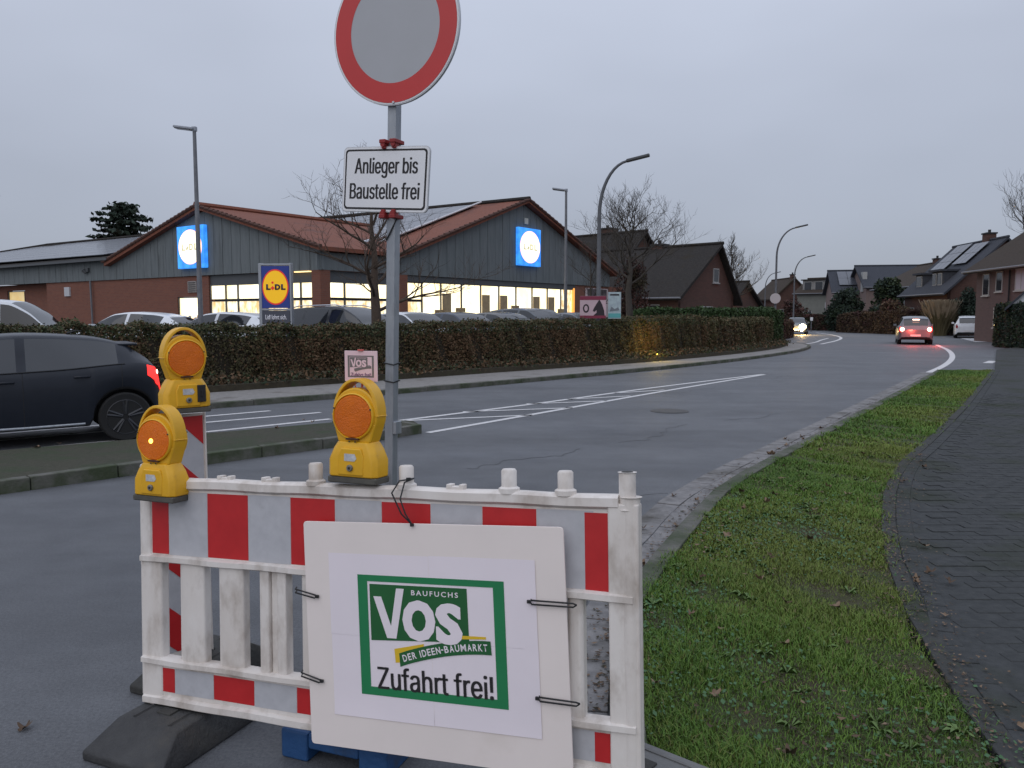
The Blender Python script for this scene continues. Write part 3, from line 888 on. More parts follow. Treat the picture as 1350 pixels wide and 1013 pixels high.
# ------------------------------------------------------------------ advertising board tied to the fence
pang = R(1.75)
ad = empty('advertising_board', label='white board with green framed poster tied to the barrier front', cat='advertising board')
ad.matrix_world = BAR_M @ Matrix.Translation((.843, -.045, -.025)) @ Matrix.Rotation(-pang, 4, 'Y')
m = MB(); rr = .012; bw, bh = .983, .80
pl = []
for cx, cz, a0 in ((rr, rr, 180), (bw - rr, rr, 270), (bw - rr, bh - rr, 0), (rr, bh - rr, 90)):
    for k in range(4):
        t = R(a0 + k * 30); pl.append((cx + rr * math.cos(t), cz + rr * math.sin(t)))
m.prism_xz(pl, 0, .008)
m.build('panel', board_m, ad, smooth=False, bevel=.0015)
for x0, x1, z0, z1, nm in ((.102, .4985, .4015, .690, 0), (.4995, .883, .402, .692, 1), (.104, .499, .117, .4025, 2), (.500, .884, .118, .4030, 3)):
    mb = MB(); nx = 9; nz_ = 7; vv = []
    for j in range(nz_):
        for i in range(nx):
            x = x0 + (x1 - x0) * i / (nx - 1); z = z0 + (z1 - z0) * j / (nz_ - 1)
            lift = .0004 + (.0022 if (nm in (1, 3) and i == nx - 1) or (nm in (2, 3) and j == 0) else 0)
            vv.append((x, -lift, z))
    mb.add(vv, [(j * nx + i, j * nx + i + 1, (j + 1) * nx + i + 1, (j + 1) * nx + i) for j in range(nz_ - 1) for i in range(nx - 1)])
    mb.build('paper_sheet', paper_m, ad, ang=60)


def board_print(par, sx=1., sz=1., ox=0., oz=0., mats=(green_l, green_d, yellow_pr, black_ink, paper_m), y=-.0012, thin=.0004):
    gl, gd, ye, ink, pa = mats
    def T(x, z): return (ox + x * sx, oz + z * sz)
    def poly(pts, name, mat, yy):
        mb = MB(); mb.prism_xz([T(*p) for p in pts], yy - thin, yy); return mb.build(name, mat, par, smooth=False)
    # printed frame: four bars
    x0, x1, z0, z1 = .219, .772, .200, .618; a0, a1, b0, b1 = .2575, .733, .229, .596
    fr = MB()
    for q in (((x0, z0), (x1, z0), (a1, b0), (a0, b0)), ((x1, z0), (x1, z1), (a1, b1), (a1, b0)), ((x1, z1), (x0, z1), (a0, b1), (a1, b1)), ((x0, z1), (x0, z0), (a0, b0), (a0, b1))):
        fr.prism_xz([T(*p) for p in q], y - thin, y)
    fr.build('printed_frame', gl, par, smooth=False)
    poly([(.266, .391), (.640, .409), (.638, .588), (.266, .587)], 'logo_ground', gd, y)
    poly([(.356, .367), (.359, .320), (.380, .322), (.47, .380), (.47, .392)], 'banner_fold', ye, y - thin)
    poly([(.60, .418), (.701, .424), (.701, .432), (.643, .431), (.60, .430)], 'banner_fold', ye, y - thin)
    up_, lo_ = [], []
    for k in range(13):
        t = k / 12; x = .374 + (.717 - .374) * t
        zt = .353 + .066 * math.sin(t * math.pi / 2 * 1.0) ** .9
        up_.append((x, zt)); lo_.append((x + .003, zt - .0455))
    poly(lo_ + up_[::-1], 'banner', gd, y - 2 * thin)
    vy = y - 3 * thin
    # big wordmark: V drawn as a polygon with its long right arm, then two heavy letters
    poly([(.281, .545), (.312, .545), (.347, .445), (.372, .576), (.402, .576), (.366, .403), (.330, .403)], 'logo_letter', pa, vy)
    text_obj('O', 'logo_letter', par, pa, *T(.455, .470), .118 * sx, .139 * sz, vy, 0, bold=.045, fat=.004 * sx)
    text_obj('S', 'logo_letter', par, pa, *T(.568, .466), .092 * sx, .139 * sz, vy, 0, bold=.045, fat=.004 * sx)
    text_obj('BAUFUCHS', 'logo_line', par, pa, *T(.518, .5645), .176 * sx, .0175 * sz, vy, 0, bold=.015, spacing=1.35)
    return T


T_ = board_print(ad)
# banner words follow the curve
word = 'DER IDEEN-BAUMARKT'
xs_ = .386
wid = {'I': .45, ' ': .5, '-': .55, 'M': 1.3, 'D': 1.05, 'A': 1.05, 'K': 1., 'R': 1., 'E': .85, 'N': 1.1, 'T': .9, 'B': 1., 'U': 1.05}
tot = sum(wid[c] for c in word); unit = (.709 - .388) / tot
for c in word:
    w_ = wid[c] * unit
    if c != ' ':
        t = (xs_ + w_ / 2 - .374) / (.717 - .374)
        zc = .353 + .066 * math.sin(t * math.pi / 2) ** .9 - .0225
        sl = math.atan(.066 * math.cos(t * math.pi / 2) * math.pi / 2 / .343)
        if c == '-':
            MB().box((xs_ + w_ / 2, -.0030, zc), (w_ * .7, .0004, .004)).build('banner_letter', paper_m, ad, smooth=False)
        else:
            text_obj(c, 'banner_letter', ad, paper_m, xs_ + w_ / 2, zc, w_ * (.80 if c != 'I' else .42), .0235, -.0028, 0, bold=.02, rot=sl)
    xs_ += w_
text_obj('Zufahrt frei!', 'lettering', ad, black_ink, .5035, .2645, .432, .080, -.0022, 0, bold=0, rot=R(.25), sans=True, fat=.0020)


def tie(pts, r=.003):
    m = MB(); m.tube(pts, r, 6)
    return m


# cable ties
for (x, z, x2, z2) in ((-.047, .550, .052, .533), (-.035, .250, .058, .231), (.86, .559, 1.018, .556), (.875, .250, 1.015, .245)):
    m = MB()
    m.tube([(x, .01, z + .006), (x + .01, -.012, z + .006), (x2 - .01, -.010, z2 + .006), (x2, -.003, z2)], .0028, 6)
    m.tube([(x, .01, z - .006), (x + .01, -.012, z - .007), (x2 - .01, -.009, z2 - .006), (x2, -.003, z2)], .0028, 6)
    m.box((x2 if x < .5 else x, -.008, z2 if x < .5 else z), (.012, .008, .010))
    m.build('cable_tie', black_p, ad, ang=60)
m = MB()
m.tube([(.425, .06, .948), (.395, .01, .945), (.372, -.006, .905), (.41, -.013, .835), (.446, -.006, .798)], .003, 6)
m.tube([(.425, .06, .948), (.415, .01, .940), (.405, -.008, .885), (.425, -.012, .835), (.446, -.006, .798)], .003, 6)
m.box((.446, -.007, .797), (.011, .008, .010)); m.box((.425, .02, .950), (.012, .012, .010))
m.build('cable_tie', black_p, ad, ang=60)


# ------------------------------------------------------------------ warning lights
def warning_light(label, lit=False, battery=False):
    o = empty('warning_light', (0, 0, 0), 0, label, 'warning light', 'amber warning lights on the barrier')
    MB().box((0, 0, .012), (.199, .100, .024)).build('base', pm('lamp_base_rubber', (.075, .072, .062), (.10, .095, .08), scale=20, rough=.8), o, bevel=.006)
    # housing: lower battery box with facets, neck and lamp ring
    m = MB()
    hw, hd = .101, .054
    lv = [(hw, hd, .024), (hw, hd, .085), (.088, .050, .118), (.070, .042, .150)]
    ring = []
    for a, d, z in lv:
        c = .018
        ring.append([(-a + c, -d, z), (a - c, -d, z), (a, -d + c, z), (a, d - c, z), (a - c, d, z), (-a + c, d, z), (-a, d - c, z), (-a, -d + c, z)])
    vv = [p for r_ in ring for p in r_]
    ff = [(i * 8 + k, i * 8 + (k + 1) % 8, (i + 1) * 8 + (k + 1) % 8, (i + 1) * 8 + k) for i in range(3) for k in range(8)]
    ff += [tuple(range(7, -1, -1)), tuple(range(24, 32))]
    m.add(vv, ff)
    # raised front and back panels with sloping top
    for s in (-1, 1):
        y0 = s * (hd + .004)
        pr = [(-.052, .03), (.052, .03), (.052, .10), (.040, .128), (-.040, .128), (-.052, .10)]
        m.prism_xz(pr, min(y0, 0), max(y0, 0))
    m.build('housing', yellow_p, o, bevel=.006)
    # egg shaped lamp body
    egg = []
    for k in range(36):
        t = 2 * math.pi * k / 36
        egg.append((.092 * math.cos(t) * (1 if math.sin(t) < 0 else 1 - .0 * math.sin(t)), .243 + .099 * math.sin(t)))
    m = MB(); m.prism_xz(egg, -.034, .034)
    m.prism_xz([(-.066, .145), (.066, .145), (.088, .215), (-.088, .215)], -.036, .036)
    m.build('lamp_body', yellow_p, o, bevel=.008, ang=50)
    # carrying handle arching over the lens
    pts = []
    for k in range(17):
        t = math.pi * k / 16
        pts.append((.0875 * math.cos(t), 0, .243 + .126 * math.sin(t)))
    m = MB(); vv = []
    for i, p in enumerate(pts):
        t = math.pi * i / 16; nx_, nz2 = math.cos(t), math.sin(t)
        for dy, dr in ((-.033, -.006), (-.031, .006), (.031, .006), (.033, -.006)):
            vv.append((p[0] + nx_ * dr, dy, p[2] + nz2 * dr))
    ff = [(i * 4 + k, (i + 1) * 4 + k, (i + 1) * 4 + (k + 1) % 4, i * 4 + (k + 1) % 4) for i in range(16) for k in range(4)]
    m.add(vv, ff + [(3, 2, 1, 0)] + [(64, 65, 66, 67)])
    m.build('handle', yellow_p, o, bevel=.003)
    for s in (-1, 1):
        m = MB(); m.lathe([(.083, s * .034), (.083, s * .046), (.079, s * .049), (.0765, s * .046), (.0765, s * .036)], 40, 'y', (0, 0, .240))
        m.build('lens_ring', yellow_p if True else orange_lens, o, ang=50)
        prof = [(.0775, s * .036), (.075, s * .047)]
        for k in range(1, 9):
            r_ = .075 * (1 - k / 9); prof.append((r_ + .003, s * (.047 + .012 * (1 - (r_ / .075) ** 2)))); prof.append((r_, s * (.0455 + .012 * (1 - (r_ / .075) ** 2))))
        m = MB(); m.lathe(prof, 40, 'y', (0, 0, .240))
        ln = m.build('lens', lens_lit if lit else orange_lens, o, ang=70)
        if lit and s == -1:
            MB().lathe([(0.001, -.057), (.006, -.0605), (.0095, -.0585), (.0085, -.052)], 16, 'y', (0, 0, .238)).build('bulb', bulb_on, ln)
        m = MB(); m.box((0, s * .044, .160), (.052, .012, .008)); m.build('lens_latch', pm('brown_latch', (.07, .022, .008), rough=.6), o, bevel=.002)
        for a in (20, 160):
            MB().lathe([(.003, s * .05), (.003, s * .0525)], 8, 'y', (.079 * math.cos(R(a)), 0, .24 + .079 * math.sin(R(a)))).build('screw', dark_rub, o)
    for x in (-.012, .012):
        MB().lathe([(.0028, -.0455), (.0028, -.047)], 8, 'y', (x, 0, .150)).build('screw', dark_rub, o)
    m = MB(); m.prism_xz([(-.024, .082), (.018, .082), (.026, .092), (.018, .108), (-.024, .108)], -.0595, -.0585)
    m.build('sticker', pm('white_sticker', (.62, .62, .62), (.40, .41, .43), scale=60, rough=.5), o, smooth=False)
    m = MB(); m.lathe([(.012, -.058), (.012, -.064), (.010, -.066)], 18, 'y', (0, 0, .058))
    sc_ = m.build('lock', pm('lock_metal', (.30, .29, .26), (.2, .19, .17), scale=50, rough=.5, metal=.6), o, ang=50)
    MB().box((0, -.0665, .058), (.008, .002, .008)).build('lock_slot', black_p, sc_)
    return o


def place_light(o, origin, yaw, tilt=0.):
    o.location = origin; o.rotation_euler = (tilt, 0, yaw)


wl1 = warning_light('lit amber warning light with glowing bulb on the left end of the barrier', lit=True)
p = bar_pt(.148, -.030, .822)
place_light(wl1, p, R(-20), R(-3))
wl2 = warning_light('unlit amber warning light on the barrier top rail beside the sign post')
p = bar_pt(1.012, .02, .915)
place_light(wl2, p, R(-21), R(-3))
wl3 = copy_tree(wl2)
wl3['label'] = 'unlit amber warning light on top of the striped marker board'
place_light(wl3, (-1.447, 3.50, 1.250), R(40))
m = MB(); m.box((.055, -.061, .085), (.036, .006, .075)); m.box((.055, -.066, .085), (.006, .006, .03))
m.build('battery_door', trim_b, wl3, bevel=.002)

# ------------------------------------------------------------------ striped marker board (guide beacon)
bea = empty('marker_board', (-1.495, 3.52, .12), R(48), 'tall red and white striped marker board behind the left barrier end', 'marker board')
MB().box((0, 0, .56), (.25, .030, 1.115)).build('panel', plastic_w, bea, bevel=.006)
MB().box((0, -.0158, .575), (.226, .0012, 1.06)).build('white_film', film_w, bea, smooth=False)
for k in range(-1, 6):
    z = .005 + k * .36
    q = clip([(-.2, z + .4 * 0 + .2), (.2, z - .2), (.2, z - .2 + .18 * 1.0), (-.2, z + .2 + .18)], -.113, .113, .045, 1.105)
    if q:
        m = MB(); m.prism_xz(q, -.0182, -.0168); m.build('red_film', film_r, bea, smooth=False)
m = MB(); m.box((-.122, -.004, .56), (.008, .04, 1.12)); m.box((.122, -.004, .56), (.008, .04, 1.12)); m.build('edge_strip', plastic_w, bea, bevel=.002)
MB().box((0, .01, -.01), (.05, .04, .10)).build('foot_peg', dark_rub, bea)

# ------------------------------------------------------------------ traffic sign on square post
ts = empty('traffic_sign', (-.545, 3.40, .10), 0, 'round red and white no-entry-for-vehicles sign on a square steel post', 'traffic sign')
ts.rotation_euler = (R(-.2), R(1.45), R(-25))
MB().box((0, 0, 1.45), (.042, .042, 2.90)).build('post', galv, ts, bevel=.004)
ro = MB().lathe([(.300, -.040), (.300, -.028), (.297, -.026)], 72, 'y', (.022, 0, 2.732)).build('round_plate', rim_s, ts, ang=50)
MB().lathe([(.296, -.0400), (.296, -.0412)], 72, 'y', (.022, 0, 2.732)).build('white_edge', white_s, ro)
m = MB(); n_ = 72; vv = []
for r_ in (.290, .212):
    for k in range(n_):
        t = 2 * math.pi * k / n_; vv.append((.022 + r_ * math.cos(t), -.0425, 2.732 + r_ * math.sin(t)))
m.add(vv, [(k, n_ + k, n_ + (k + 1) % n_, (k + 1) % n_) for k in range(n_)])
m.build('red_ring', red_s, ro, smooth=False)
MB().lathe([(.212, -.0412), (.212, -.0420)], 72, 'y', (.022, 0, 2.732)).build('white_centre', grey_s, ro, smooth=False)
MB().lathe([(.006, -.0425), (.005, -.046)], 10, 'y', (.022, 0, 2.443)).build('bolt', rim_s, ro)


def rrect(w, h, r, cx=0, cz=0, n=6):
    pl = []
    for x, z, a0 in ((w / 2 - r, -h / 2 + r, 270), (w / 2 - r, h / 2 - r, 0), (-w / 2 + r, h / 2 - r, 90), (-w / 2 + r, -h / 2 + r, 180)):
        for k in range(n + 1):
            t = R(a0 + 90 * k / n); pl.append((cx + x + r * math.cos(t), cz + z + r * math.sin(t)))
    return pl


cz = 2.146
m = MB(); m.prism_xz(rrect(.424, .268, .022, 0, cz), -.034, -.026); su = m.build('text_plate', rim_s, ts, smooth=False)
m = MB(); m.prism_xz(rrect(.418, .262, .020, 0, cz), -.0352, -.0340); m.build('white_edge', white_s, su, smooth=False)
m = MB(); m.prism_xz(rrect(.402, .246, .016, 0, cz), -.0360, -.0352); m.build('black_border', black_ink, su, smooth=False)
m = MB(); m.prism_xz(rrect(.386, .230, .012, 0, cz), -.0368, -.0360); m.build('white_field', white_s, su, smooth=False)
text_obj('Anlieger bis', 'lettering', su, black_ink, .004, cz + .047, .308, .083, -.0372, 0, bold=0, sans=True, fat=.0022)
text_obj('Baustelle frei', 'lettering', su, black_ink, .0, cz - .047, .342, .068, -.0372, 0, bold=0, sans=True, fat=.0022)
su.matrix_local = Matrix.Translation((-.022, 0, cz - .008)) @ Matrix.Rotation(R(2.6), 4, 'Y') @ Matrix.Translation((0, 0, -cz))
for z in (cz + .132, cz - .148):
    for x in (-.024, .026):
        m = MB(); m.box((x, -.030, z), (.018, .034, .034)); m.box((x, -.02, z + (.012 if z > cz else -.012)), (.03, .07, .016))
        m.lathe([(.008, -.052), (.008, -.044)], 8, 'y', (x, 0, z))
        m.build('clamp', red_clamp, ts, bevel=.003)
for z in (1.30, 1.375):
    m = MB()
    m.tube([(-.024, -.024, z), (.024, -.024, z - .006), (.024, .024, z), (-.024, .024, z + .004), (-.024, -.024, z)], .003, 6)
    m.build('cable_tie', black_p, ts, ang=60)
m = MB(); m.tube([(.028, .026, 1.99), (.034, -.02, 1.985), (.0, -.026, 1.92), (-.02, -.024, 1.89)], .003, 6); m.build('cable_tie', black_p, ts, ang=60)
m = MB(); m.box((.030, 0, 1.10), (.016, .045, .055)); m.build('clamp', galv, ts, bevel=.003)

# ------------------------------------------------------------------ small poster plate above the middle lamp
sp = empty('small_sign', bar_pt(1.005, .055, 1.255), R(-17), 'small poster plate with painted-in pink glow and grey print above the middle warning light', 'small sign')
MB().box((0, .004, .078), (.132, .004, .112)).build('panel', pink_lit_pap, sp, bevel=.001)
board_print(sp, .19, .19, -.0945, -.0005 + .000, (grey_ink, grey_ink, grey_ink, pink_ink, pink_lit_pap), y=.0017, thin=.00025)
text_obj('Zufahrt frei!', 'lettering', sp, pink_ink, .0, .0475, .082, .013, .0012, 0, bold=.02)
m = MB(); m.tube([(-.03, .008, .022), (-.02, .0, -.01), (.0, -.004, -.025), (.02, .0, -.01), (.03, .008, .022)], .0022, 6); m.tube([(0, .010, .13), (0, .010, -.03)], .004, 6); m.box((0, .002, .137), (.02, .012, .006))
m.build('bracket', pm('clear_red_bracket', (.6, .12, .10), rough=.25), sp)

# ------------------------------------------------------------------ cars
HATCH = dict(
    zb=[(-2.0, .42), (-1.95, .30), (-1.8, .24), (1.95, .22), (2.12, .28), (2.2, .40)],
    belt=[(-2.0, .70), (-1.97, .86), (-1.88, .98), (-1.6, 1.03), (-.6, .97), (.6, .92), (1.2, .88), (1.7, .80), (2.0, .70), (2.2, .54)],
    top=[(-2.0, .74), (-1.97, .90), (-1.9, 1.02), (-1.62, 1.22), (-1.45, 1.30), (-.9, 1.40), (-.2, 1.44), (.3, 1.40), (.75, 1.21), (1.2, .97), (1.7, .86), (2.0, .74), (2.2, .57)],
    w=[(-2.0, .66), (-1.96, .76), (-1.8, .86), (-1.3, .905), (0, .90), (1.3, .895), (1.8, .86), (2.05, .76), (2.2, .56)],
    wr=[(-2.0, .55), (-1.9, .60), (-1.5, .57), (-.5, .60), (.3, .62), (.8, .66), (1.2, .74), (1.7, .72), (2.05, .62), (2.2, .46)],
    axles=(-1.35, 1.33), rw=.325, side=(-1.36, .98), pill=[(-.22, -.12)], shield=(.33, 1.17), rear=(-1.9, -1.52), quarter=-1.0)
ESTATE = dict(
    zb=[(-2.3, .42), (-2.25, .32), (-2.1, .26), (2.1, .24), (2.3, .34), (2.36, .42)],
    belt=[(-2.3, .80), (-2.26, .95), (-2.1, 1.04), (-.6, 1.02), (.6, .98), (1.2, .95), (1.8, .88), (2.15, .78), (2.36, .58)],
    top=[(-2.3, .84), (-2.26, 1.02), (-2.15, 1.22), (-1.95, 1.48), (-1.6, 1.55), (-.6, 1.60), (.2, 1.57), (.7, 1.36), (1.2, 1.04), (1.8, .95), (2.15, .82), (2.36, .61)],
    w=[(-2.3, .72), (-2.2, .84), (-1.9, .90), (0, .915), (1.5, .90), (2.0, .86), (2.25, .74), (2.36, .58)],
    wr=[(-2.3, .62), (-2.1, .66), (-1.7, .63), (-.5, .65), (.3, .66), (.8, .70), (1.2, .77), (1.8, .73), (2.36, .5)],
    axles=(-1.4, 1.4), rw=.33, side=(-1.95, 1.0), pill=[(-.2, -.1), (-1.12, -1.04)], shield=(.28, 1.17), rear=(-2.24, -1.98), quarter=-1.1)
VAN = dict(
    zb=[(-2.5, .45), (-2.45, .34), (2.2, .28), (2.4, .36), (2.45, .45)],
    belt=[(-2.5, 1.0), (-2.45, 1.10), (-.6, 1.10), (.8, 1.06), (1.5, 1.02), (2.1, .92), (2.45, .66)],
    top=[(-2.5, 1.1), (-2.47, 1.5), (-2.38, 1.86), (-2.1, 1.95), (-.4, 1.98), (.5, 1.93), (1.0, 1.66), (1.55, 1.16), (2.1, 1.0), (2.45, .70)],
    w=[(-2.5, .85), (-2.4, .92), (1.6, .94), (2.2, .86), (2.45, .64)],
    wr=[(-2.5, .78), (-2.3, .80), (.4, .78), (1.0, .78), (1.55, .82), (2.45, .5)],
    axles=(-1.5, 1.5), rw=.34, side=(-2.2, 1.3), pill=[(-.9, -.8), (.25, .36)], shield=(.62, 1.5), rear=(-2.48, -2.36), quarter=-3)


def car(T, label, loc, rz, paint, lights='off', near=False, group=None, name='parked_car', cat='car', rim=rim_grey, rack=False):
    o = empty(name, loc, rz, label, cat, group)
    L0, L1 = T['zb'][0][0], T['zb'][-1][0]
    st = .045 if near else .09
    xs = list(np.arange(L0, L1 + 1e-6, st))
    ra = T['rw'] + .055
    for a in T['axles']:
        xs += [a + ra * math.cos(t) for t in np.linspace(0, math.pi, 15 if near else 9)]
    for k in ('side', 'shield', 'rear'):
        xs += list(T[k])
    for q in T['pill']: xs += list(q)
    xs = np.array(sorted(set(round(float(x), 4) for x in xs)))
    keep = [0]
    for i in range(1, len(xs)):
        if xs[i] - xs[keep[-1]] > .006: keep.append(i)
    xs = xs[keep]
    zb, belt, top, w, wr = (mcurve(T[k], xs) for k in ('zb', 'belt', 'top', 'w', 'wr'))
    zs = zb.copy()
    for a in T['axles']:
        h = np.sqrt(np.maximum(ra * ra - (xs - a) ** 2, 0)) + T['rw'] - .005
        ins = np.abs(xs - a) <= ra + 1e-6
        zs = np.where(ins, np.maximum(zs, h), zs)
    rings = []
    for i, x in enumerate(xs):
        W, B, Tp, r_ = w[i], belt[i], top[i], wr[i]
        g = max(Tp - B, .012)
        rail = B + g * (.86 if g > .2 else .72)
        s = zs[i]; hgt = B - s
        half = [(0, zb[i] + .02), (W * .80, zb[i] + .01 if s == zb[i] else s - .002), (W * .965, s), (W * .985, s + .03), (W * 1.0, s + hgt * .36), (W * .992, s + hgt * .68), (W * .975, s + hgt * .88), (W * .94, B), (W * .925, B + .012 if g > .1 else B + g * .2),
                (.5 * (W * .925 + r_) + .012, (B + .012 + rail) / 2), (r_ + .004, rail), (r_ * .94, rail + (Tp - rail) * .55), (r_ * .62, Tp - (Tp - rail) * .12), (0, Tp)]
        rings.append(half)
    nh = len(rings[0])
    V = {}; verts = []
    full = []
    for i, h in enumerate(rings):
        ring = [(xs[i], -yy, zz) for yy, zz in h[1:-1]][::1]
        right = [(xs[i], -yy, zz) for yy, zz in h]; left = [(xs[i], yy, zz) for yy, zz in h]
        # order: bottom centre, right side up to top centre, left side back down
        full.append(right + left[-2:0:-1])
    m_ = len(full[0])
    def side_j(j): return j if j < nh - 1 else (2 * nh - 3 - j)
    groups = {}
    def put(nm, i, j):
        groups.setdefault(nm, []).append((i, j))
    for i in range(len(xs) - 1):
        xm = (xs[i] + xs[i + 1]) / 2; g = top[i] - belt[i]; g2 = top[i + 1] - belt[i + 1]
        for j in range(m_):
            sj = side_j(j); rt = 'r' if j < nh - 1 else 'l'
            nm = 'body'
            if sj in (8, 9) and T['side'][0] < xm < T['side'][1] and min(g, g2) > .10 and not any(a < xm < b for a, b in T['pill']):
                k = sum(1 for a, b in T['pill'] if xm < a)
                nm = 'side_window_%d%s' % (k, rt)
            elif sj in (11, 12) and T['shield'][0] < xm < T['shield'][1]: nm = 'windscreen'
            elif sj in (11, 12) and T['rear'][0] < xm < T['rear'][1]: nm = 'rear_window'
            elif sj == 0 or sj == 1: nm = 'underbody'
            elif sj in (2,) and near: nm = 'sill_trim'
            put(nm, i, j)
    mats = dict(body=paint, windscreen=car_glass, rear_window=car_glass, underbody=trim_b, sill_trim=trim_b)
    built = {}
    for nm, fl in groups.items():
        idx = {}; mb = MB()
        def vid(i, j):
            j %= m_
            if (i, j) not in idx:
                idx[(i, j)] = len(mb.v); mb.v.append(full[i][j])
            return idx[(i, j)]
        for i, j in fl:
            mb.f.append([vid(i, j), vid(i, j + 1), vid(i + 1, j + 1), vid(i + 1, j)][::-1]); mb.m.append(0)
        if nm == 'body':
            for i in (0, len(xs) - 1):
                f = [vid(i, j) for j in range(m_)]
                mb.f.append(f if i else f[::-1]); mb.m.append(0)
        clean = 'side_window' if nm.startswith('side') else nm
        built[nm] = mb.build(clean, mats.get(nm, car_glass), o, ang=38)

    def patch(nm, mat, x0, x1, sj0, sj1, off=.006, sides='rl'):
        for s in sides:
            mb = MB(); idx = {}
            for i in range(len(xs) - 1):
                xm = (xs[i] + xs[i + 1]) / 2
                if not (x0 < xm < x1): continue
                for j in range(m_):
                    if (('r' if j < nh - 1 else 'l') != s) or not (sj0 <= side_j(j) <= sj1): continue
                    q = []
                    for a, b in ((i, j), (i, j + 1), (i + 1, j + 1), (i + 1, j)):
                        b %= m_
                        if (a, b) not in idx:
                            p = full[a][b]; idx[(a, b)] = len(mb.v)
                            end = off * 1.2 * (1 if p[0] > 0 else -1) if abs(p[0]) > L1 - .5 else 0
                            mb.v.append((p[0] + end, p[1] + off * (1 if p[1] > 0 else -1), p[2]))
                        q.append(idx[(a, b)])
                    mb.f.append(q[::-1]); mb.m.append(0)
            if mb.f: mb.build(nm, mat, o, ang=60)
    patch('tail_light', tail_on if lights in ('tail', 'both') else tail_off, L0 - .1, L0 + (.20 if near else .13), 5, 6 if near else 7)
    patch('headlight', head_on if lights in ('head', 'both') else head_off, L1 - .34, L1 - .06, 5, 7)
    # wheels
    for a in T['axles']:
        for s in (-1, 1):
            yy = s * (float(mcurve(T['w'], np.array([a]))[0]) - .115)
            wq = empty('wheel', (a, yy, T['rw']), 0); wq.parent = o
            r_ = T['rw']; q = MB()
            q.lathe([(r_ - .085, -.10), (r_ - .02, -.108), (r_, -.085), (r_, .085), (r_ - .02, .108), (r_ - .085, .10)], 32 if near else 16, 'y')
            q.build('tyre', tyre_m, wq, ang=50)
            q = MB(); sgn = s
            q.lathe([(r_ - .08, sgn * .09), (r_ - .10, sgn * .105), (r_ - .115, sgn * .09), (r_ - .13, sgn * .03)] if sgn > 0 else [(r_ - .13, sgn * .03), (r_ - .115, sgn * .09), (r_ - .10, sgn * .105), (r_ - .08, sgn * .09)], 28 if near else 14, 'y')
            for k in range(5):
                t = 2 * math.pi * k / 5 + .3
                for dt in ((-.13, .13) if near else (0,)):
                    a_, b_ = (.04, t), (r_ - .105, t + dt)
                    q.tube([(.04 * math.cos(t + dt), sgn * .085, .04 * math.sin(t + dt)), ((r_ - .10) * math.cos(t + dt), sgn * .095, (r_ - .10) * math.sin(t + dt))], [.026, .017], 6)
            q.lathe([(.05, sgn * .07), (.045, sgn * .098), (.0, sgn * .1)] , 12, 'y')
            q.build('rim', rim, wq, ang=50)
    # lights, plates, mirrors, handles
    zt = float(mcurve(T['belt'], np.array([L0 + .1]))[0])
    q = MB(); q.box((L0 - .012, 0, .52), (.012, .52, .11)); q.build('number_plate', plate_w, o)
    q = MB(); q.box((L1 + .004, 0, .42), (.012, .50, .11)); q.build('number_plate', plate_w, o)
    xm_ = T['shield'][1] - .28; wm = float(mcurve(T['w'], np.array([xm_]))[0]); zm = float(mcurve(T['belt'], np.array([xm_]))[0])
    for s in (-1, 1):
        q = MB(); q.box((xm_, s * (wm + .06), zm + .09), (.11, .17, .13)); q.box((xm_ + .02, s * (wm - .02), zm + .03), (.06, .10, .03))
        q.build('mirror', paint, o, bevel=.03)
    for xh in (T['pill'][0][0] - .62, T['pill'][0][1] + .12):
        for s in (-1, 1):
            wh = float(mcurve(T['w'], np.array([xh]))[0]); zh = float(mcurve(T['belt'], np.array([xh]))[0]) - .11
            q = MB(); q.tube([(xh - .09, s * (wh * .972), zh), (xh - .07, s * (wh * .972 + .03), zh + .004), (xh + .07, s * (wh * .972 + .03), zh + .002), (xh + .09, s * (wh * .972), zh - .004)], .013, 6)
            q.build('handle', paint if near else trim_b, o, ang=60)
    if near:      # panel gaps, window trim, spoiler, exhaust trim
        for xg in (T['pill'][0][0] + .04, T['side'][0] - .02):
            for s in (-1, 1):
                pts = []
                i = int(np.argmin(np.abs(xs - xg)))
                for j in range(3, 8): pts.append((xs[i], s * (rings[i][j][0] + .001), rings[i][j][1]))
                q = MB(); q.tube(pts, .0035, 4); q.build('door_gap', trim_b, o)
        for s in (-1, 1):
            pts = [(xs[i], s * (rings[i][7][0] + .004), rings[i][7][1] + .004) for i in range(len(xs)) if T['side'][0] - .1 < xs[i] < T['side'][1]]
            q = MB(); q.tube(pts, .006, 5); q.build('window_trim', trim_b, o)
        i = int(np.argmin(np.abs(xs + 1.36)))
        q = MB(); q.prism_xy([(-1.56, -.50), (-1.54, -.56), (-1.30, -.58), (-1.30, .58), (-1.54, .56), (-1.56, .50)], rings[i][13][1] - .045, rings[i][13][1] - .012)
        q.build('roof_spoiler', paint, o, bevel=.012)
        for s in (-1, 1):
            q = MB(); q.tube([(-.85, s * .885, .27), (-.2, s * .905, .262), (.85, s * .90, .262)], .016, 6); q.build('sill_reflection', galv, o)  # grey strip stands in for light reflected along the sill
            q = MB(); q.lathe([(.0, -.012), (.03, -.008), (.036, .01)], 10, 'x', (L0 + .045, s * .735, .90)); q.build('lamp_core', tail_hot, o)
        q = MB(); q.box((L0 + .03, 0, .32), (.10, 1.2, .12)); q.build('rear_diffuser', trim_b, o, bevel=.03)
        q = MB(); q.tube([(-.75, 0, 1.425), (-.86, 0, 1.46), (-.93, 0, 1.455)], [.02, .012, .005], 6); q.build('antenna', trim_b, o)
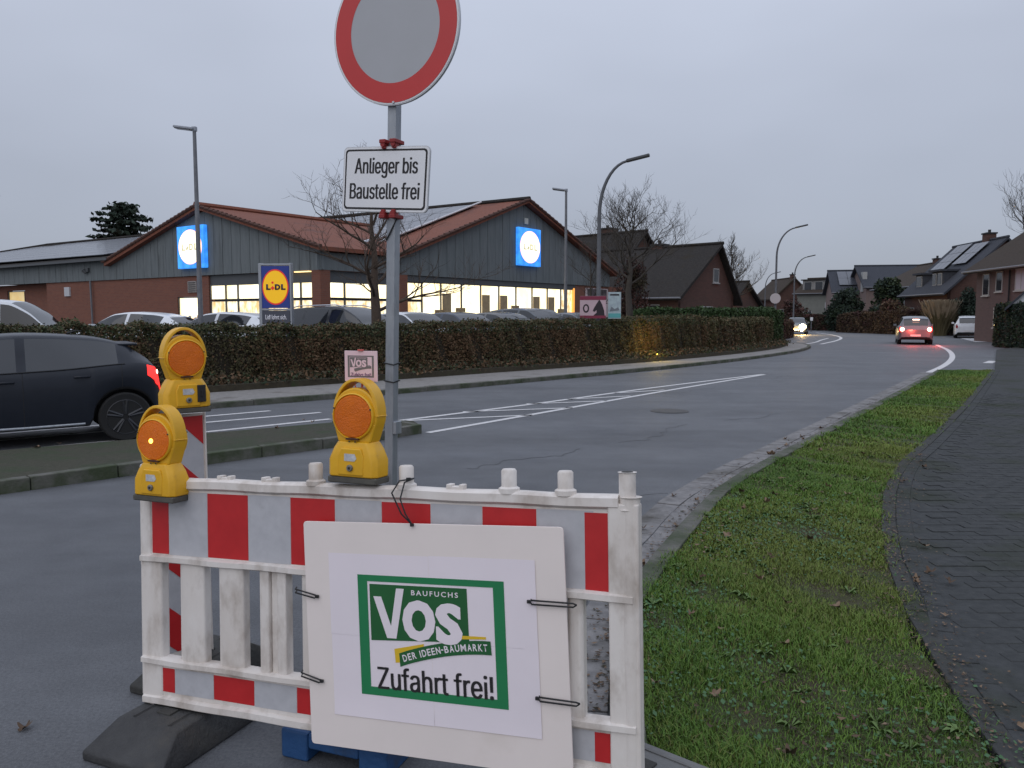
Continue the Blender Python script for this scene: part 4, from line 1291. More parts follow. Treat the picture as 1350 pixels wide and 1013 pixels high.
    if rack:
        for s in (-1, 1):
            q = MB(); q.tube([(-1.7, s * .60, 1.54), (-1.4, s * .60, 1.60), (0, s * .61, 1.63), (.3, s * .62, 1.57)], .018, 6); q.build('roof_rail', chrome, o)
    return o


def paint(name, c, rough=.3, metal=.1):
    return pm(name, c, tuple(v * 1.12 for v in c), scale=3, rough=rough, metal=metal, coat=.35, spec=.4)


p_night = pm('midnight_blue_paint', (.012, .015, .022), (.015, .018, .026), scale=3, rough=.36, spec=.22, coat=.16)
p_white = paint('white_paint', (.62, .64, .66), metal=0)
p_silver = paint('silver_paint', (.14, .145, .16), metal=.4)
p_grey = paint('grey_paint', (.10, .11, .12), metal=.5)
p_black = paint('black_paint', (.02, .021, .023))
p_blue = paint('dark_blue_paint', (.025, .035, .06))
p_beige = paint('grey_beige_paint', (.13, .125, .115), metal=.5)

# dark hatchback in the far lane: left side towards us, rear to the right
CAR_YAW = math.atan2(-.545, -.838)
ax = Vector((-5.19, 10.60, 0))                    # rear left wheel contact
fx = Vector((math.cos(CAR_YAW), math.sin(CAR_YAW), 0)); lf = Vector((-fx.y, fx.x, 0))
cc = ax + fx * 1.33 - lf * .79
NEAR = {k: ([((x if x > -1 else -1 + (x + 1) * .80), v) for x, v in T_v] if isinstance(T_v, list) and k not in ('pill',) else T_v) for k, T_v in HATCH.items()}
NEAR.update(axles=(-1.33, 1.33), rear=(-1.72, -1.42), side=(-1.27, .98))
car(NEAR, 'dark blue hatchback with glowing tail light stopped beside the traffic island', (cc.x, cc.y, .0), CAR_YAW, p_night, 'tail', True, name='hatchback_car', rim=rim_dark)

c_ = car(ESTATE, 'silver estate car with bright brake lights driving away down the road', (23.45, 46.6, 0), R(66), p_silver, 'tail', name='driving_car')
q = MB(); q.box((-2.19, 0, 1.40), (.03, .34, .05)); q.build('brake_light', tail_hot, c_)
for s in (-1, 1):
    q = MB(); q.lathe([(.0, -2.335), (.10, -2.33), (.11, -2.30)], 12, 'x', (0, s * .68, .86)); q.build('lamp_core', tail_hot, c_)
for x, y in ((21.9, 43.6), (23.0, 43.2)):
    pl_ = bpy.data.lights.new('tail_glow', 'POINT'); pl_.energy = 60; pl_.color = (1., .08, .05); pl_.shadow_soft_size = .08
    lo_ = bpy.data.objects.new('tail_glow', pl_); COL.objects.link(lo_); lo_.location = (x, y, .8)
c_ = car(HATCH, 'oncoming car with dazzling yellow headlights at the side road corner', (24.6, 69., 0), R(-112), p_grey, 'head', name='driving_car')
for s in (-1, 1):
    q = MB(); q.lathe([(.0, 2.34), (.22, 2.30), (.26, 2.10)], 14, 'x', (0, s * .54, .64)); q.build('lamp_core', head_on, c_)  # disc oversized to stand in for the headlight glare
    q = MB(); q.lathe([(.0, 2.27), (.08, 2.26), (.09, 2.10)], 12, 'x', (0, s * .50, .36)); q.build('added_fog_light', head_on, c_)  # added below the headlights to strengthen their glow
    pl_ = bpy.data.lights.new('headlight_beam', 'POINT'); pl_.energy = 300; pl_.color = (1., .62, .22); pl_.shadow_soft_size = .1
    lo_ = bpy.data.objects.new('headlight_beam', pl_); COL.objects.link(lo_); lo_.parent = c_; lo_.location = (2.6, s * .54, .66)
car(ESTATE, 'white estate car parked in the pale driveway on the right', (33.3, 58.3, 0), R(62), p_white, name='parked_car', rack=False)

G_ = 'cars parked behind the hedge'
car(VAN, 'white van behind the left part of the hedge', (-14.4, 22.4, .14), R(12), p_white, group=G_, name='parked_van', cat='van')
car(HATCH, 'white hatchback by the brick wall left of the tall lamp post', (-11.9, 25.4, .33), R(168), p_white, group=G_)
car(HATCH, 'white car beside the lamp post in front of the lit shop windows', (-8.9, 25.0, .33), R(160), p_white, group=G_)
car(HATCH, 'silver car parked just right of the blue shop pylon', (-6.6, 24.6, .33), R(-35), p_silver, group=G_)
car(ESTATE, 'dark estate car with chrome roof rails behind the bare tree', (-4.75, 23.4, .33), R(-28), p_black, group=G_, rack=True)
car(HATCH, 'grey blue car right of the sign post in the parking row', (-1.75, 26.9, .33), R(-46), p_blue, group=G_)
car(HATCH, 'grey beige car in the middle of the parking row', (-.35, 28.2, .33), R(-46), p_beige, group=G_)
car(ESTATE, 'tall dark car parked before the brightest shop windows', (.85, 29.9, .33), R(-48), p_grey, group=G_)
car(HATCH, 'silver grey car at the end of the row beside the thin lamp post', (2.55, 31.7, .33), R(-48), p_silver, group=G_)
c_ = car(HATCH, 'white car with one lit headlight behind the sign post', (-3.2, 25.6, .33), R(-46), p_white, group=G_)
q = MB(); q.lathe([(.0, 2.16), (.07, 2.15), (.09, 2.08)], 12, 'x', (0, -.55, .68)); q.build('lamp_core', emat('parked_headlight', (1., .72, .35), 5), c_)

# ------------------------------------------------------------------ supermarket
YA = R(90 - 35.5)
sh = empty('supermarket', (-7.4, 31.0, .2), YA, 'brick supermarket with grey gables, red tiled roof and glowing shop windows', 'supermarket')
# local axes: +x runs along the right facade away from us, +y along the left facade away to the left; z from the car park
# right facade is the plane y=0 (facing -y), left facade the plane x=0 (facing -x)
Z0 = .0
CB = 3.2        # underside of cladding
LEN_B = 55


def wall(poly, axis, at_, th, name, mat, par=sh):
    """poly in (along, z); axis 'r': plane y=at_ facing -y, thick th to +y; 'l': plane x=at_ facing -x"""
    mb = MB()
    if axis == 'r':
        mb.prism_xz(poly, at_, at_ + th)
    else:
        n = len(poly)
        p = [(at_, y, z) for y, z in poly] + [(at_ + th, y, z) for y, z in poly]
        f = [tuple(range(n - 1, -1, -1)), tuple(range(n, 2 * n))] + [(i, (i + 1) % n, (i + 1) % n + n, i + n) for i in range(n)]
        mb.add(p, f)
    return mb.build(name, mat, par, smooth=False)


# brick walls
wall([(9.75, 0), (22.25, 0), (22.25, CB), (9.75, CB)], 'l', .02, .3, 'brick_wall', brick_l)
wall([(7.3, 0), (8.0, 0), (8.0, CB), (7.3, CB)], 'l', .02, .3, 'brick_wall', brick_l)
wall([(8.0, 2.28), (9.75, 2.28), (9.75, CB), (8.0, CB)], 'l', .02, .3, 'brick_wall', brick_l)
wall([(22.25, 0), (26.2, 0), (26.2, CB), (22.25, CB)], 'l', .6, .3, 'brick_wall', brick_l)
wall([(26.2, 2.9), (LEN_B, 2.9), (LEN_B, CB), (26.2, CB)], 'l', .6, .3, 'brick_wall', brick_l)
wall([(28.5, 0), (LEN_B, 0), (LEN_B, 2.9), (28.5, 2.9)], 'l', .6, .3, 'brick_wall', brick_l)
wall([(19.0, 0), (26.0, 0), (26.0, CB), (19.0, CB)], 'r', .02, .3, 'brick_wall', brick_l)
MB().box((26.0, 27, CB / 2), (.3, 54, CB)).build('rear_wall', brick_l, sh)
MB().box((13.5, LEN_B, CB / 2), (27, .3, CB)).build('end_wall', brick_l, sh)
for (x, y) in ((.2, .2), (4.6, .2)):
    MB().box((x, y, CB / 2), (.5, .5, CB)).build('brick_pier', brick_l, sh)
MB().box((.12, 3.55, CB / 2), (.3, .35, CB)).build('brick_pier', brick_l, sh)
# lintel band and soffit over the entrance
MB().box((.25, 3.7, 2.98), (.3, 7.2, .42)).build('fascia_beam', win_frame, sh)
MB().box((2.4, .25, 2.98), (4.3, .3, .42)).build('fascia_beam', win_frame, sh)
MB().box((11.9, .14, 3.06), (14.4, .25, .27)).build('fascia_beam', win_frame, sh)
MB().box((2.2, 2.2, 3.215), (4.2, 4.2, .03)).build('soffit', soffit, sh)
# grey upright cladding boards, one by one; bottoms level at CB, tops cut to the roof slope


def gz_left(y):       # underside of the small gable
    return 6.0 - abs(y - 7.5) * .262 if 0 <= y <= 15 else 4.18


def gz_right(x):
    return 7.2 - abs(x - 13.7) * .35


bw_ = .62


def board(a, b, za, zb_, axis, at_):
    mb = MB()
    if axis == 'r': mb.prism_xz([(a + .012, CB), (b - .012, CB), (b - .012, zb_), (a + .012, za)], at_ - .055 - random.uniform(0, .008), at_)
    else:
        q = [(a + .012, CB), (b - .012, CB), (b - .012, zb_), (a + .012, za)]; e = at_ - .055 - random.uniform(0, .008)
        p = [(e, y, z) for y, z in q] + [(at_, y, z) for y, z in q]
        mb.add(p, [(3, 2, 1, 0), (4, 5, 6, 7)] + [(i, (i + 1) % 4, (i + 1) % 4 + 4, i + 4) for i in range(4)])
    mb.build('cladding_board', clad_m, sh, smooth=False)


y = -.1
while y < 40:
    b = y + bw_
    if y < 7.5 < b: pass
    board(y, b, gz_left(max(y, 0)), gz_left(max(b, 0)) if not (y < 15 < b) else 4.18, 'l', 0 if b < 22.3 else .0)
    y = b
x = 4.4
while x < 23.1:
    b = min(x + bw_, 23.1)
    board(x, b, gz_right(x), gz_right(b), 'r', 0); x = b
wall([(-.1, CB + .02), (15, CB + .02), (15, 4.1), (7.5, 5.95), (0, 4.0), (-.1, 4.0)], 'l', .012, .12, 'gable_wall', clad_m)
wall([(4.4, CB + .02), (23.1, CB + .02), (23.1, 3.85), (13.7, 7.15), (4.4, 3.9)], 'r', .012, .12, 'gable_wall', clad_m)
wall([(15, CB + .02), (54, CB + .02), (54, 4.1), (15, 4.1)], 'l', .012, .12, 'fascia_wall', clad_m)
MB().box((2.1, -.02, 3.55), (4.6, .06, .68)).build('fascia_wall', clad_m, sh)


def slab(a, b, c, d, th, name, mat, par=sh):
    """roof plane from four corners, th thick downward"""
    mb = MB(); top = [Vector(p) for p in (a, b, c, d)]
    p = [tuple(q) for q in top] + [(q.x, q.y, q.z - th) for q in top]
    mb.add(p, [(0, 1, 2, 3), (7, 6, 5, 4)] + [((i + 1) % 4, i, i + 4, (i + 1) % 4 + 4) for i in range(4)])
    return mb.build(name, mat, par, smooth=False)


# small front gable: ridge along x at y=7.5
slab((-.35, 15.4, 4.02), (-.35, 7.5, 6.2), (13.5, 7.5, 6.2), (13.5, 15.4, 4.02), .16, 'roof_slope', tile_r)
rs1 = slab((-.35, 7.5, 6.2), (-.35, -.35, 4.08), (4.1, -.35, 4.08), (10.2, 7.5, 6.2), .16, 'roof_slope', tile_r)
# long main roof: ridge along y at x=13.7
rs2 = slab((4.0, -.4, 4.0), (13.7, -.4, 7.42), (13.7, 17.0, 7.42), (4.0, 17.0, 4.0), .16, 'roof_slope', tile_r)
slab((13.7, -.4, 7.42), (23.4, -.4, 4.0), (23.4, 17., 4.0), (13.7, 17., 7.42), .16, 'roof_slope', tile_r)
rs3 = slab((-.35, 15.2, 4.28), (13.7, 15.2, 7.4), (13.7, 52, 7.7), (-.35, 55, 4.3), .16, 'roof_slope', tile_d)
slab((13.7, 15.2, 7.4), (27, 15.2, 4.2), (27, 55, 4.2), (13.7, 52, 7.7), .16, 'roof_slope', tile_r)
slab((-.35, 55, 4.3), (13.7, 52, 7.7), (13.8, 52, 7.7), (27, 55, 4.3), .16, 'hip_slope', tile_r)
# ridge and verge tiles
for pts in ([(-.4, 7.5, 6.24), (12.5, 7.5, 6.24)], [(13.7, -.45, 7.46), (13.7, 52, 7.72)], [(13.7, 52, 7.72), (-.35, 55, 4.32)]):
    q = MB(); q.tube(pts, .13, 6); q.build('ridge_tiles', tile_d if pts[0][0] > 13 else tile_r, sh)
for a, b in (((-.36, 7.5, 6.14), (-.36, 15.45, 4.0)), ((-.36, 7.5, 6.14), (-.36, -.4, 4.0)), ((13.7, -.42, 7.36), (4.0, -.42, 3.95)), ((13.7, -.42, 7.36), (23.4, -.42, 3.95))):
    q = MB(); n = 26
    for k in range(n):
        t0, t1 = k / n, (k + 1) / n
        A = Vector(a).lerp(Vector(b), t0); B_ = Vector(a).lerp(Vector(b), t1 + .01)
        q.tube([A + Vector((0, 0, .06)), B_ + Vector((0, 0, .10))], [.065, .075], 6)
    q.build('verge_tiles', pm('verge_brown', (.07, .035, .026), (.10, .045, .032), scale=4, rough=.85), sh, ang=30)
q = MB(); q.box((-.40, 35, 4.20), (.10, 40, .12)); q.build('gutter_pipe', win_frame, sh)
q = MB(); q.tube([(-.12, 17.25, CB), (-.08, 17.25, 0)], .05, 8); q.build('downpipe', galv_far, sh)
q = MB(); q.tube([(-.12, 17.6, 3.6), (-.25, 17.7, 3.75)], .09, 8); q.box((-.1, 17.5, 3.75), (.14, .3, .2)); q.build('camera_box', win_frame, sh)
MB().box((-.02, 19.87, 2.69), (.08, .55, .48)).build('meter_box', pm('pale_box', (.5, .5, .52), rough=.6), sh)
q = MB(); q.box((0, 8.5, 2.72), (.06, .66, .5)); q.build('vent_frame', pm('pale_vent', (.3, .27, .25), rough=.7), sh); q = MB()
for k in range(5): q.box((-.035, 8.5, 2.54 + k * .09), (.03, .56, .03))
q.build('vent_slats', trim_b, sh)
# antenna and sloping pipe on the roof
q = MB(); q.tube([(6.5, 3.6, 5.0), (6.5, 3.6, 6.2)], .03, 6); q.build('roof_pipe', alu, sh)
q = MB(); q.tube([(2.6, .3, 4.45), (5.6, 1.2, 5.2)], .07, 8); q.build('flue', alu, sh)
# solar panels, one object each
n_ = Vector((0, 0, 1))


def solar_rows(par, O_, du, dv, nu, nv, su, sv, gap=.05, lift=.07):
    O_ = Vector(O_); du = Vector(du).normalized(); dv = Vector(dv).normalized(); nn = du.cross(dv).normalized()
    if nn.z < 0: nn = -nn
    mb = MB()
    def P(a, b, h): return tuple(du * a + dv * b + nn * h)
    a, b = su / 2 - gap / 2, sv / 2 - gap / 2
    p = [P(-a, -b, 0), P(a, -b, 0), P(a, b, 0), P(-a, b, 0), P(-a, -b, .035), P(a, -b, .035), P(a, b, .035), P(-a, b, .035)]
    mb.add(p, [(3, 2, 1, 0), (4, 5, 6, 7), (0, 1, 5, 4), (1, 2, 6, 5), (2, 3, 7, 6), (3, 0, 4, 7)])
    proto = None
    for i in range(nu):
        for j in range(nv):
            if proto is None: o = proto = mb.build('solar_panel', solar_m, par, smooth=False)
            else: o = proto.copy(); COL.objects.link(o)
            o.location = O_ + du * su * (i + .5) + dv * sv * (j + .5) + nn * lift


solar_rows(sh, (.1, 16.2, 4.40), (0, 1, 0.004), (14.05, 0, 3.13), 21, 8, 1.68, 1.68)
solar_rows(sh, (5.6, 2.6, 4.58), (0, 1, 0), (9.7, 0, 3.42), 8, 5, 1.70, 1.62)
q = MB(); q.tube([(5.5, 2.5, 4.72), (13.4, 2.5, 7.5)], .05, 6); q.build('panel_rail', pm('white_rail', (.6, .6, .62), rough=.5), sh)

# glazing: lit panes with frames, each pane its own part


def lit_pane(axis, a0, a1, z0, z1, mat, at_=.10, name='window'):
    w_ = a1 - a0
    fr = MB(); f = .036
    def bx_(a, b, c, d, m_, t0, t1):
        if axis == 'r': m_.box(((a + b) / 2, (t0 + t1) / 2, (c + d) / 2), (b - a, t1 - t0, d - c))
        else: m_.box(((t0 + t1) / 2, (a + b) / 2, (c + d) / 2), (t1 - t0, b - a, d - c))
    bx_(a0, a0 + f, z0, z1, fr, at_ - .05, at_ + .05); bx_(a1 - f, a1, z0, z1, fr, at_ - .05, at_ + .05)
    bx_(a0 + f, a1 - f, z0, z0 + f, fr, at_ - .05, at_ + .05); bx_(a0 + f, a1 - f, z1 - f, z1, fr, at_ - .05, at_ + .05)
    fo = fr.build(name, win_frame, sh, smooth=False)
    q = MB(); bx_(a0 + f, a1 - f, z0 + f, z1 - f, q, at_ + .01, at_ + .025)
    q.build('pane', mat, fo, smooth=False)
    return fo


# left facade shop front (y from 0.4 to 7.2), transom at 2.1
ys = [.45, 1.25, 2.0, 3.35, 3.75, 5.3, 6.15, 7.25]
for i in range(len(ys) - 1):
    if ys[i] == 3.35: continue
    lit_pane('l', ys[i], ys[i + 1], 2.12, 2.77, lit_w)
    lit_pane('l', ys[i], ys[i + 1], .08, 2.08, lit_low if i != 3 else lit_dim)
lit_pane('l', 8.03, 9.72, .9, 2.26, lit_w)
for k in range(7):      # goods standing in the small left window
    MB().box((.06, 8.2 + k * .22, 1.0 + random.uniform(0, .12)), (.06, .15, .5 + random.uniform(0, .3))).build('shelf_goods', curtain_m if k % 2 else soffit, sh)
lit_pane('l', 26.3, 28.4, .1, 2.85, lit_dim, .66)
# entrance on the right facade
xs2 = [.5, 1.3, 2.9, 4.3]
for i in range(3):
    lit_pane('r', xs2[i], xs2[i + 1], 2.12, 2.77, lit_w); lit_pane('r', xs2[i], xs2[i + 1], .08, 2.08, lit_low)
# long shop windows of the right facade
xs3 = [4.9, 5.9, 7.2, 8.7, 10.2, 11.7, 13.2, 14.7, 16.2, 17.6, 18.9]
for i in range(10):
    m_ = lit_w if i < 9 else lit_low
    if i == 0:
        lit_pane('r', xs3[i], xs3[i + 1], 2.12, 2.9, lit_w); lit_pane('r', xs3[i], xs3[i + 1], .08, 2.08, lit_low)
    else:
        lit_pane('r', xs3[i], xs3[i + 1], .08, 2.93, m_)
    if i in (2, 4, 5, 7, 8):
        MB().box((xs3[i] + .42, .075, 1.30), (.62, .03, 2.3)).build('window_poster', pm('tan_poster', (.42, .31, .17), (.30, .22, .13), scale=4, rough=.7), sh)
MB().box((18.93, .06, 1.5), (.16, .12, 3.0)).build('lit_jamb', lit_orange, sh)  # warm light on the jamb put into its glowing material
for k in range(9):
    MB().box((5.6 + k * 1.5, .05, .7 + .25 * (k % 3)), (.7, .03, 1.2 + .3 * (k % 2))).build('shelf_goods', pm('goods_brown', (.25, .16, .08), (.4, .3, .16), scale=6, rough=.7), sh)
# entrance ceiling lamps
for k in range(3):
    MB().box((-.02, 1.0 + 1.1 * k, 3.16), (.12, .9, .04)).build('entrance_lamp', emat('entrance_lamp_glow', (1., .72, .32), 1.6), sh)


def shop_sign(axis, a, z, w_, h_):
    e = empty('lit_sign', (0, 0, 0)); e.parent = sh
    # sign local frame: x to the viewer's right, z up, facing -y
    if axis == 'r': e.location = (a, -.07, z); e.rotation_euler = (0, 0, 0)
    else: e.location = (-.07, a, z); e.rotation_euler = (0, 0, R(-90))
    MB().box((0, -.10, 0), (w_, .20, h_)).build('sign_box', sign_b, e, bevel=.02)
    r_ = .47 * w_ if w_ < h_ else .47 * h_
    k = h_ / w_
    def disc(rad, y, nm, mat):
        q = MB(); n = 48
        q.prism_xz([(rad * math.cos(2 * math.pi * i / n), rad * k * .95 * math.sin(2 * math.pi * i / n)) for i in range(n)], y - .01, y + .006); q.build(nm, mat, e, smooth=False)
    disc(r_, -.206, 'sign_ring', sign_red_e); disc(r_ * .965, -.214, 'sign_disc', sign_w)
    s = r_ / .5
    for ch, x_, ww in (('L', -.27, .15), ('D', .06, .17), ('L', .27, .15)):
        text_obj(ch, 'sign_letter', e, sign_txt, x_ * s, 0, ww * s, .17 * s, -.228, .002, bold=.04)
    MB().box((-.11 * s, -.228, -.03 * s), (.07 * s, .003, .11 * s), Matrix.Rotation(R(45), 3, 'Y')).build('sign_letter', sign_txt, e)
    return e


shop_sign('l', 8.15, 4.45, 2.02, 1.85)
shop_sign('r', 14.0, 5.0, 2.05, 1.95)
MB().box((13.9, -.07, 6.35), (.3, .1, .3)).build('gable_lamp', pm('pale_lamp', (.5, .5, .45), rough=.5), sh)
# billboard on the brick at the right end
e = empty('billboard', (21.5, -.05, 1.75)); e.parent = sh
MB().box((0, 0, .35), (2.7, .06, 1.9)).build('billboard_sheet', pm('billboard_paper', (.50, .42, .42), rough=.7), e)
MB().box((.0, -.04, .95), (2.3, .02, .62)).build('billboard_picture', pm('billboard_dark', (.03, .025, .03), (.12, .10, .10), scale=3, rough=.6), e)
MB().box((0, -.04, .47), (2.3, .02, .14)).build('billboard_stripe', pm('billboard_red', (.22, .03, .05), rough=.6), e)
MB().box((-.8, -.04, -.15), (.5, .02, .7)).build('billboard_figure', pm('billboard_grey', (.2, .17, .17), rough=.6), e)

# ------------------------------------------------------------------ shop pylon
py_ = empty('shop_pylon', (-6.55, 22.3, .2), R(-8), 'blue shop pylon with round yellow logo standing behind the hedge', 'pylon sign')
m = MB(); m.box((-.44, 0, 1.45), (.07, .16, 2.9)); m.box((.44, 0, 1.45), (.05, .16, 2.9)); m.box((0, 0, 2.86), (.86, .16, .05)); m.box((0, 0, 1.62), (.86, .16, .05)); m.box((0, 0, 1.19), (.86, .16, .05))
m.build('frame', pyl_metal, py_, bevel=.01)
MB().box((-.52, .1, 1.45), (.05, .12, 2.9)).build('post', pyl_metal, py_)
MB().box((0, -.01, 2.24), (.80, .12, 1.16)).build('logo_panel', pyl_blue, py_)
for rad, y, mt, nm in ((.385, -.075, pyl_red, 'logo_ring'), (.352, -.080, pyl_yellow, 'logo_disc')):
    q = MB(); q.prism_xz([(rad * math.cos(2 * math.pi * i / 40), 2.24 + rad * 1.28 * math.sin(2 * math.pi * i / 40)) for i in range(40)], y, y + .01); q.build(nm, mt, py_, smooth=False)
for ch, x_, ww in (('L', -.20, .13), ('D', .07, .16), ('L', .235, .13)):
    text_obj(ch, 'logo_letter', py_, pyl_dark, x_, 2.24, ww, .16, -.085, .002, bold=.07)
MB().box((-.075, -.086, 2.215), (.085, .004, .085), Matrix.Rotation(R(45), 3, 'Y')).build('logo_letter', pyl_red, py_)
MB().lathe([(.034, -.084), (.034, -.088)], 14, 'y', (-.075, 0, 2.365)).build('logo_dot', pyl_red, py_)
MB().box((0, -.01, 1.41), (.80, .12, .36)).build('slogan_panel', pm('pylon_slate', (.07, .075, .10), rough=.4), py_)
text_obj('Lidl lohnt sich.', 'lettering', py_, pyl_white, 0, 1.41, .62, .13, -.075, .002, bold=.01)
MB().box((0, -.01, .78), (.80, .12, .76)).build('hours_panel', pm('pylon_navy', (.03, .035, .075), rough=.4), py_)
text_obj('P', 'lettering', py_, pyl_white, -.22, 1.02, .08, .12, -.075, .002, bold=.02)
text_obj('Mo-Sa', 'lettering', py_, pyl_white, .14, 1.05, .26, .08, -.075, .002)
text_obj('7 - 21 Uhr', 'lettering', py_, pyl_white, .14, .92, .32, .08, -.075, .002)


# ------------------------------------------------------------------ lamp posts
def car_park_lamp(loc, h, rz, label):
    o = empty('lamp_post', loc, rz, label, 'lamp post', 'slim car park lamps')
    q = MB(); q.tube([(0, 0, 0), (0, 0, h)], [.085, .05], 12); q.build('pole', galv_far, o)
    q = MB(); q.box((-.30, 0, h + .01), (.62, .26, .07), Matrix.Rotation(R(8), 3, 'Y')); q.box((0, 0, h - .03), (.14, .12, .14))
    q.build('lamp_head', pm('lamp_head_grey', (.30, .32, .36), rough=.4), o, bevel=.02)
    q = MB(); q.box((-.34, 0, h - .03), (.48, .2, .012), Matrix.Rotation(R(8), 3, 'Y')); q.build('lamp_glass', glass_d, o)
    return o


car_park_lamp((-9.35, 24.0, .2), 6.95, R(-8), 'slim grey lamp post left of the blue shop pylon')
car_park_lamp((2.38, 35.6, .2), 6.95, R(-4), 'slim grey lamp post before the right end of the shop windows')
car_park_lamp((-14.78, 22.3, .2), 4.72, R(180), 'lamp post cut by the left picture edge with only its arm tip showing')


def street_lamp(loc, h, rz, reach, label):
    o = empty('street_lamp', loc, rz, label, 'street lamp', 'curved street lamps along the road')
    pts = [(0, 0, 0), (0, 0, 1.2), (0, 0, 1.25), (0, 0, h - 2.0)]; rad = [.10, .10, .075, .062]
    for k in range(1, 11):
        t = k / 10
        pts.append((reach * .72 * (1 - math.cos(t * math.pi / 2 * .86)), 0, h - 2.0 + 1.72 * math.sin(t * math.pi / 2 * .93))); rad.append(.062 - .022 * t)
    q = MB(); q.tube(pts, rad, 10); q.build('pole', pm('lamp_pole_grey', (.085, .09, .10), (.11, .115, .125), scale=5, rough=.6), o)
    e = Vector(pts[-1])
    q = MB(); q.box((e.x + .34, 0, e.z + .08), (.75, .22, .09), Matrix.Rotation(R(-12), 3, 'Y')); q.build('lamp_head', pm('lamp_head_dark', (.07, .075, .08), rough=.5), o, bevel=.03)
    return o


l1 = street_lamp((2.82, 26.1, .10), 6.75, R(-12), 1.55, 'curved street lamp carrying posters by the long hedge')
street_lamp((16.45, 50.0, .10), 7.2, R(-18), 1.9, 'second curved street lamp with a round sign at the pavement corner')
street_lamp((26.4, 75.0, .10), 7.2, R(-20), 1.9, 'third curved street lamp above the oncoming car')
street_lamp((31.6, 100.0, .10), 7.0, R(-20), 1.9, 'farthest curved street lamp before the brick gable')
q = MB(); q.tube([(0, 0, 0), (0, 0, .7)], .082, 10); sk = q.build('red_band', pm('pink_band', (.42, .22, .24), rough=.6), l1); sk.location = (0, 0, .55)
# round sign seen from the back on the second lamp
rs = empty('round_sign', (16.38, 49.82, 2.68), R(-10), 'round sign fixed to the second street lamp', 'traffic sign')
MB().lathe([(.32, -.02), (.32, 0)], 28, 'y').build('disc', pm('pale_sign_back', (.33, .34, .35), rough=.5), rs)
MB().lathe([(.32, -.022), (.26, -.024)], 28, 'y').build('rim', pm('sign_back_rim', (.45, .42, .42), rough=.5), rs)
MB().box((0, .06, 0), (.12, .1, .08)).build('clamp', galv_far, rs)
# posters on the first lamp
po = empty('poster', (2.62, 25.92, 1.56), R(-8), 'pink poster with a dark horse head on the first street lamp', 'poster', 'posters on the street lamp')
MB().box((0, 0, .36), (.84, .02, .72)).build('sheet', pm('pink_poster', (.55, .40, .43), (.50, .36, .40), scale=4, rough=.6), po)
MB().box((0, -.014, .655), (.84, .006, .12)).build('header_band', pm('poster_crimson', (.20, .02, .05), rough=.6), po)
MB().box((0, -.014, .045), (.84, .006, .09)).build('footer_band', MATS['poster_crimson'], po)
text_obj('CIRCUS', 'poster_line', po, MATS['pink_poster'], 0, .655, .6, .06, -.02, .002, bold=.03) if False else None
hp = [(.02, .09), (.38, .09), (.36, .26), (.30, .44), (.24, .56), (.20, .60), (.17, .55), (.10, .44), (.02, .30), (.00, .24), (.05, .21), (.12, .27), (.12, .18)]
q = MB(); q.prism_xz(hp, -.018, -.012); q.build('horse_head', pm('poster_black', (.02, .012, .018), rough=.6), po, smooth=False)
q = MB(); n = 20
q.prism_xz([(-.22 + .10 * math.cos(2 * math.pi * k / n), .32 + .14 * math.sin(2 * math.pi * k / n)) for k in range(n)], -.018, -.012); q.build('emblem', MATS['poster_black'], po, smooth=False)
q = MB(); q.prism_xz([(-.22 + .055 * math.cos(2 * math.pi * k / n), .32 + .09 * math.sin(2 * math.pi * k / n)) for k in range(n)], -.021, -.018); q.build('emblem_centre', MATS['pink_poster'], po, smooth=False)
po2 = empty('poster', (3.33, 26.0, 1.62), R(2), 'narrow turquoise and grey poster beside the pink one on the first street lamp', 'poster', 'posters on the street lamp')
MB().box((0, 0, .36), (.42, .02, .86)).build('sheet', pm('turquoise_poster', (.45, .55, .55), (.30, .36, .40), scale=6, rough=.6), po2)
MB().box((0, -.014, .03), (.40, .006, .14)).build('footer_band', pm('poster_teal', (.10, .36, .36), rough=.6), po2)
MB().box((.0, -.014, .70), (.30, .006, .05)).build('header_band', MATS['poster_black'], po2)
q = MB(); q.prism_xz([(-.16, .16), (.16, .20), (.12, .30), (.0, .24), (-.10, .32)], -.018, -.012); q.build('poster_figure', pm('poster_grey', (.16, .18, .2), rough=.6), po2, smooth=False)


# ------------------------------------------------------------------ hedges and bushes
def leaf_cloud(P, size, mats, name, parent, normal=None, elong=1.6, weights=None):
    n = len(P)
    a = rng.standard_normal((n, 3)); a /= np.linalg.norm(a, axis=1)[:, None]
    if normal is not None:
        a = a + normal * .8; a /= np.linalg.norm(a, axis=1)[:, None]
    b = np.cross(a, rng.standard_normal((n, 3))); b /= np.linalg.norm(b, axis=1)[:, None] + 1e-9
    c = np.cross(a, b)
    s = size * rng.uniform(.55, 1.35, n)[:, None]
    Q = np.stack([P - b * s * elong / 2, P + c * s / 2, P + b * s * elong / 2, P - c * s / 2], 1).reshape(-1, 3)
    F = np.arange(n * 4).reshape(-1, 4)
    g = np.sin(P[:, 0] * 1.9 + 1) * np.sin(P[:, 1] * 2.3) * np.sin(P[:, 2] * 3.1 + 2) + .45 * rng.standard_normal(n)
    k = len(mats)
    if weights is None:
        mi = np.clip(((g + 1) / 2 * k).astype(int), 0, k - 1)
    else:
        mi = weights
    return fast_mesh(name, Q, F, mats, mi, parent)


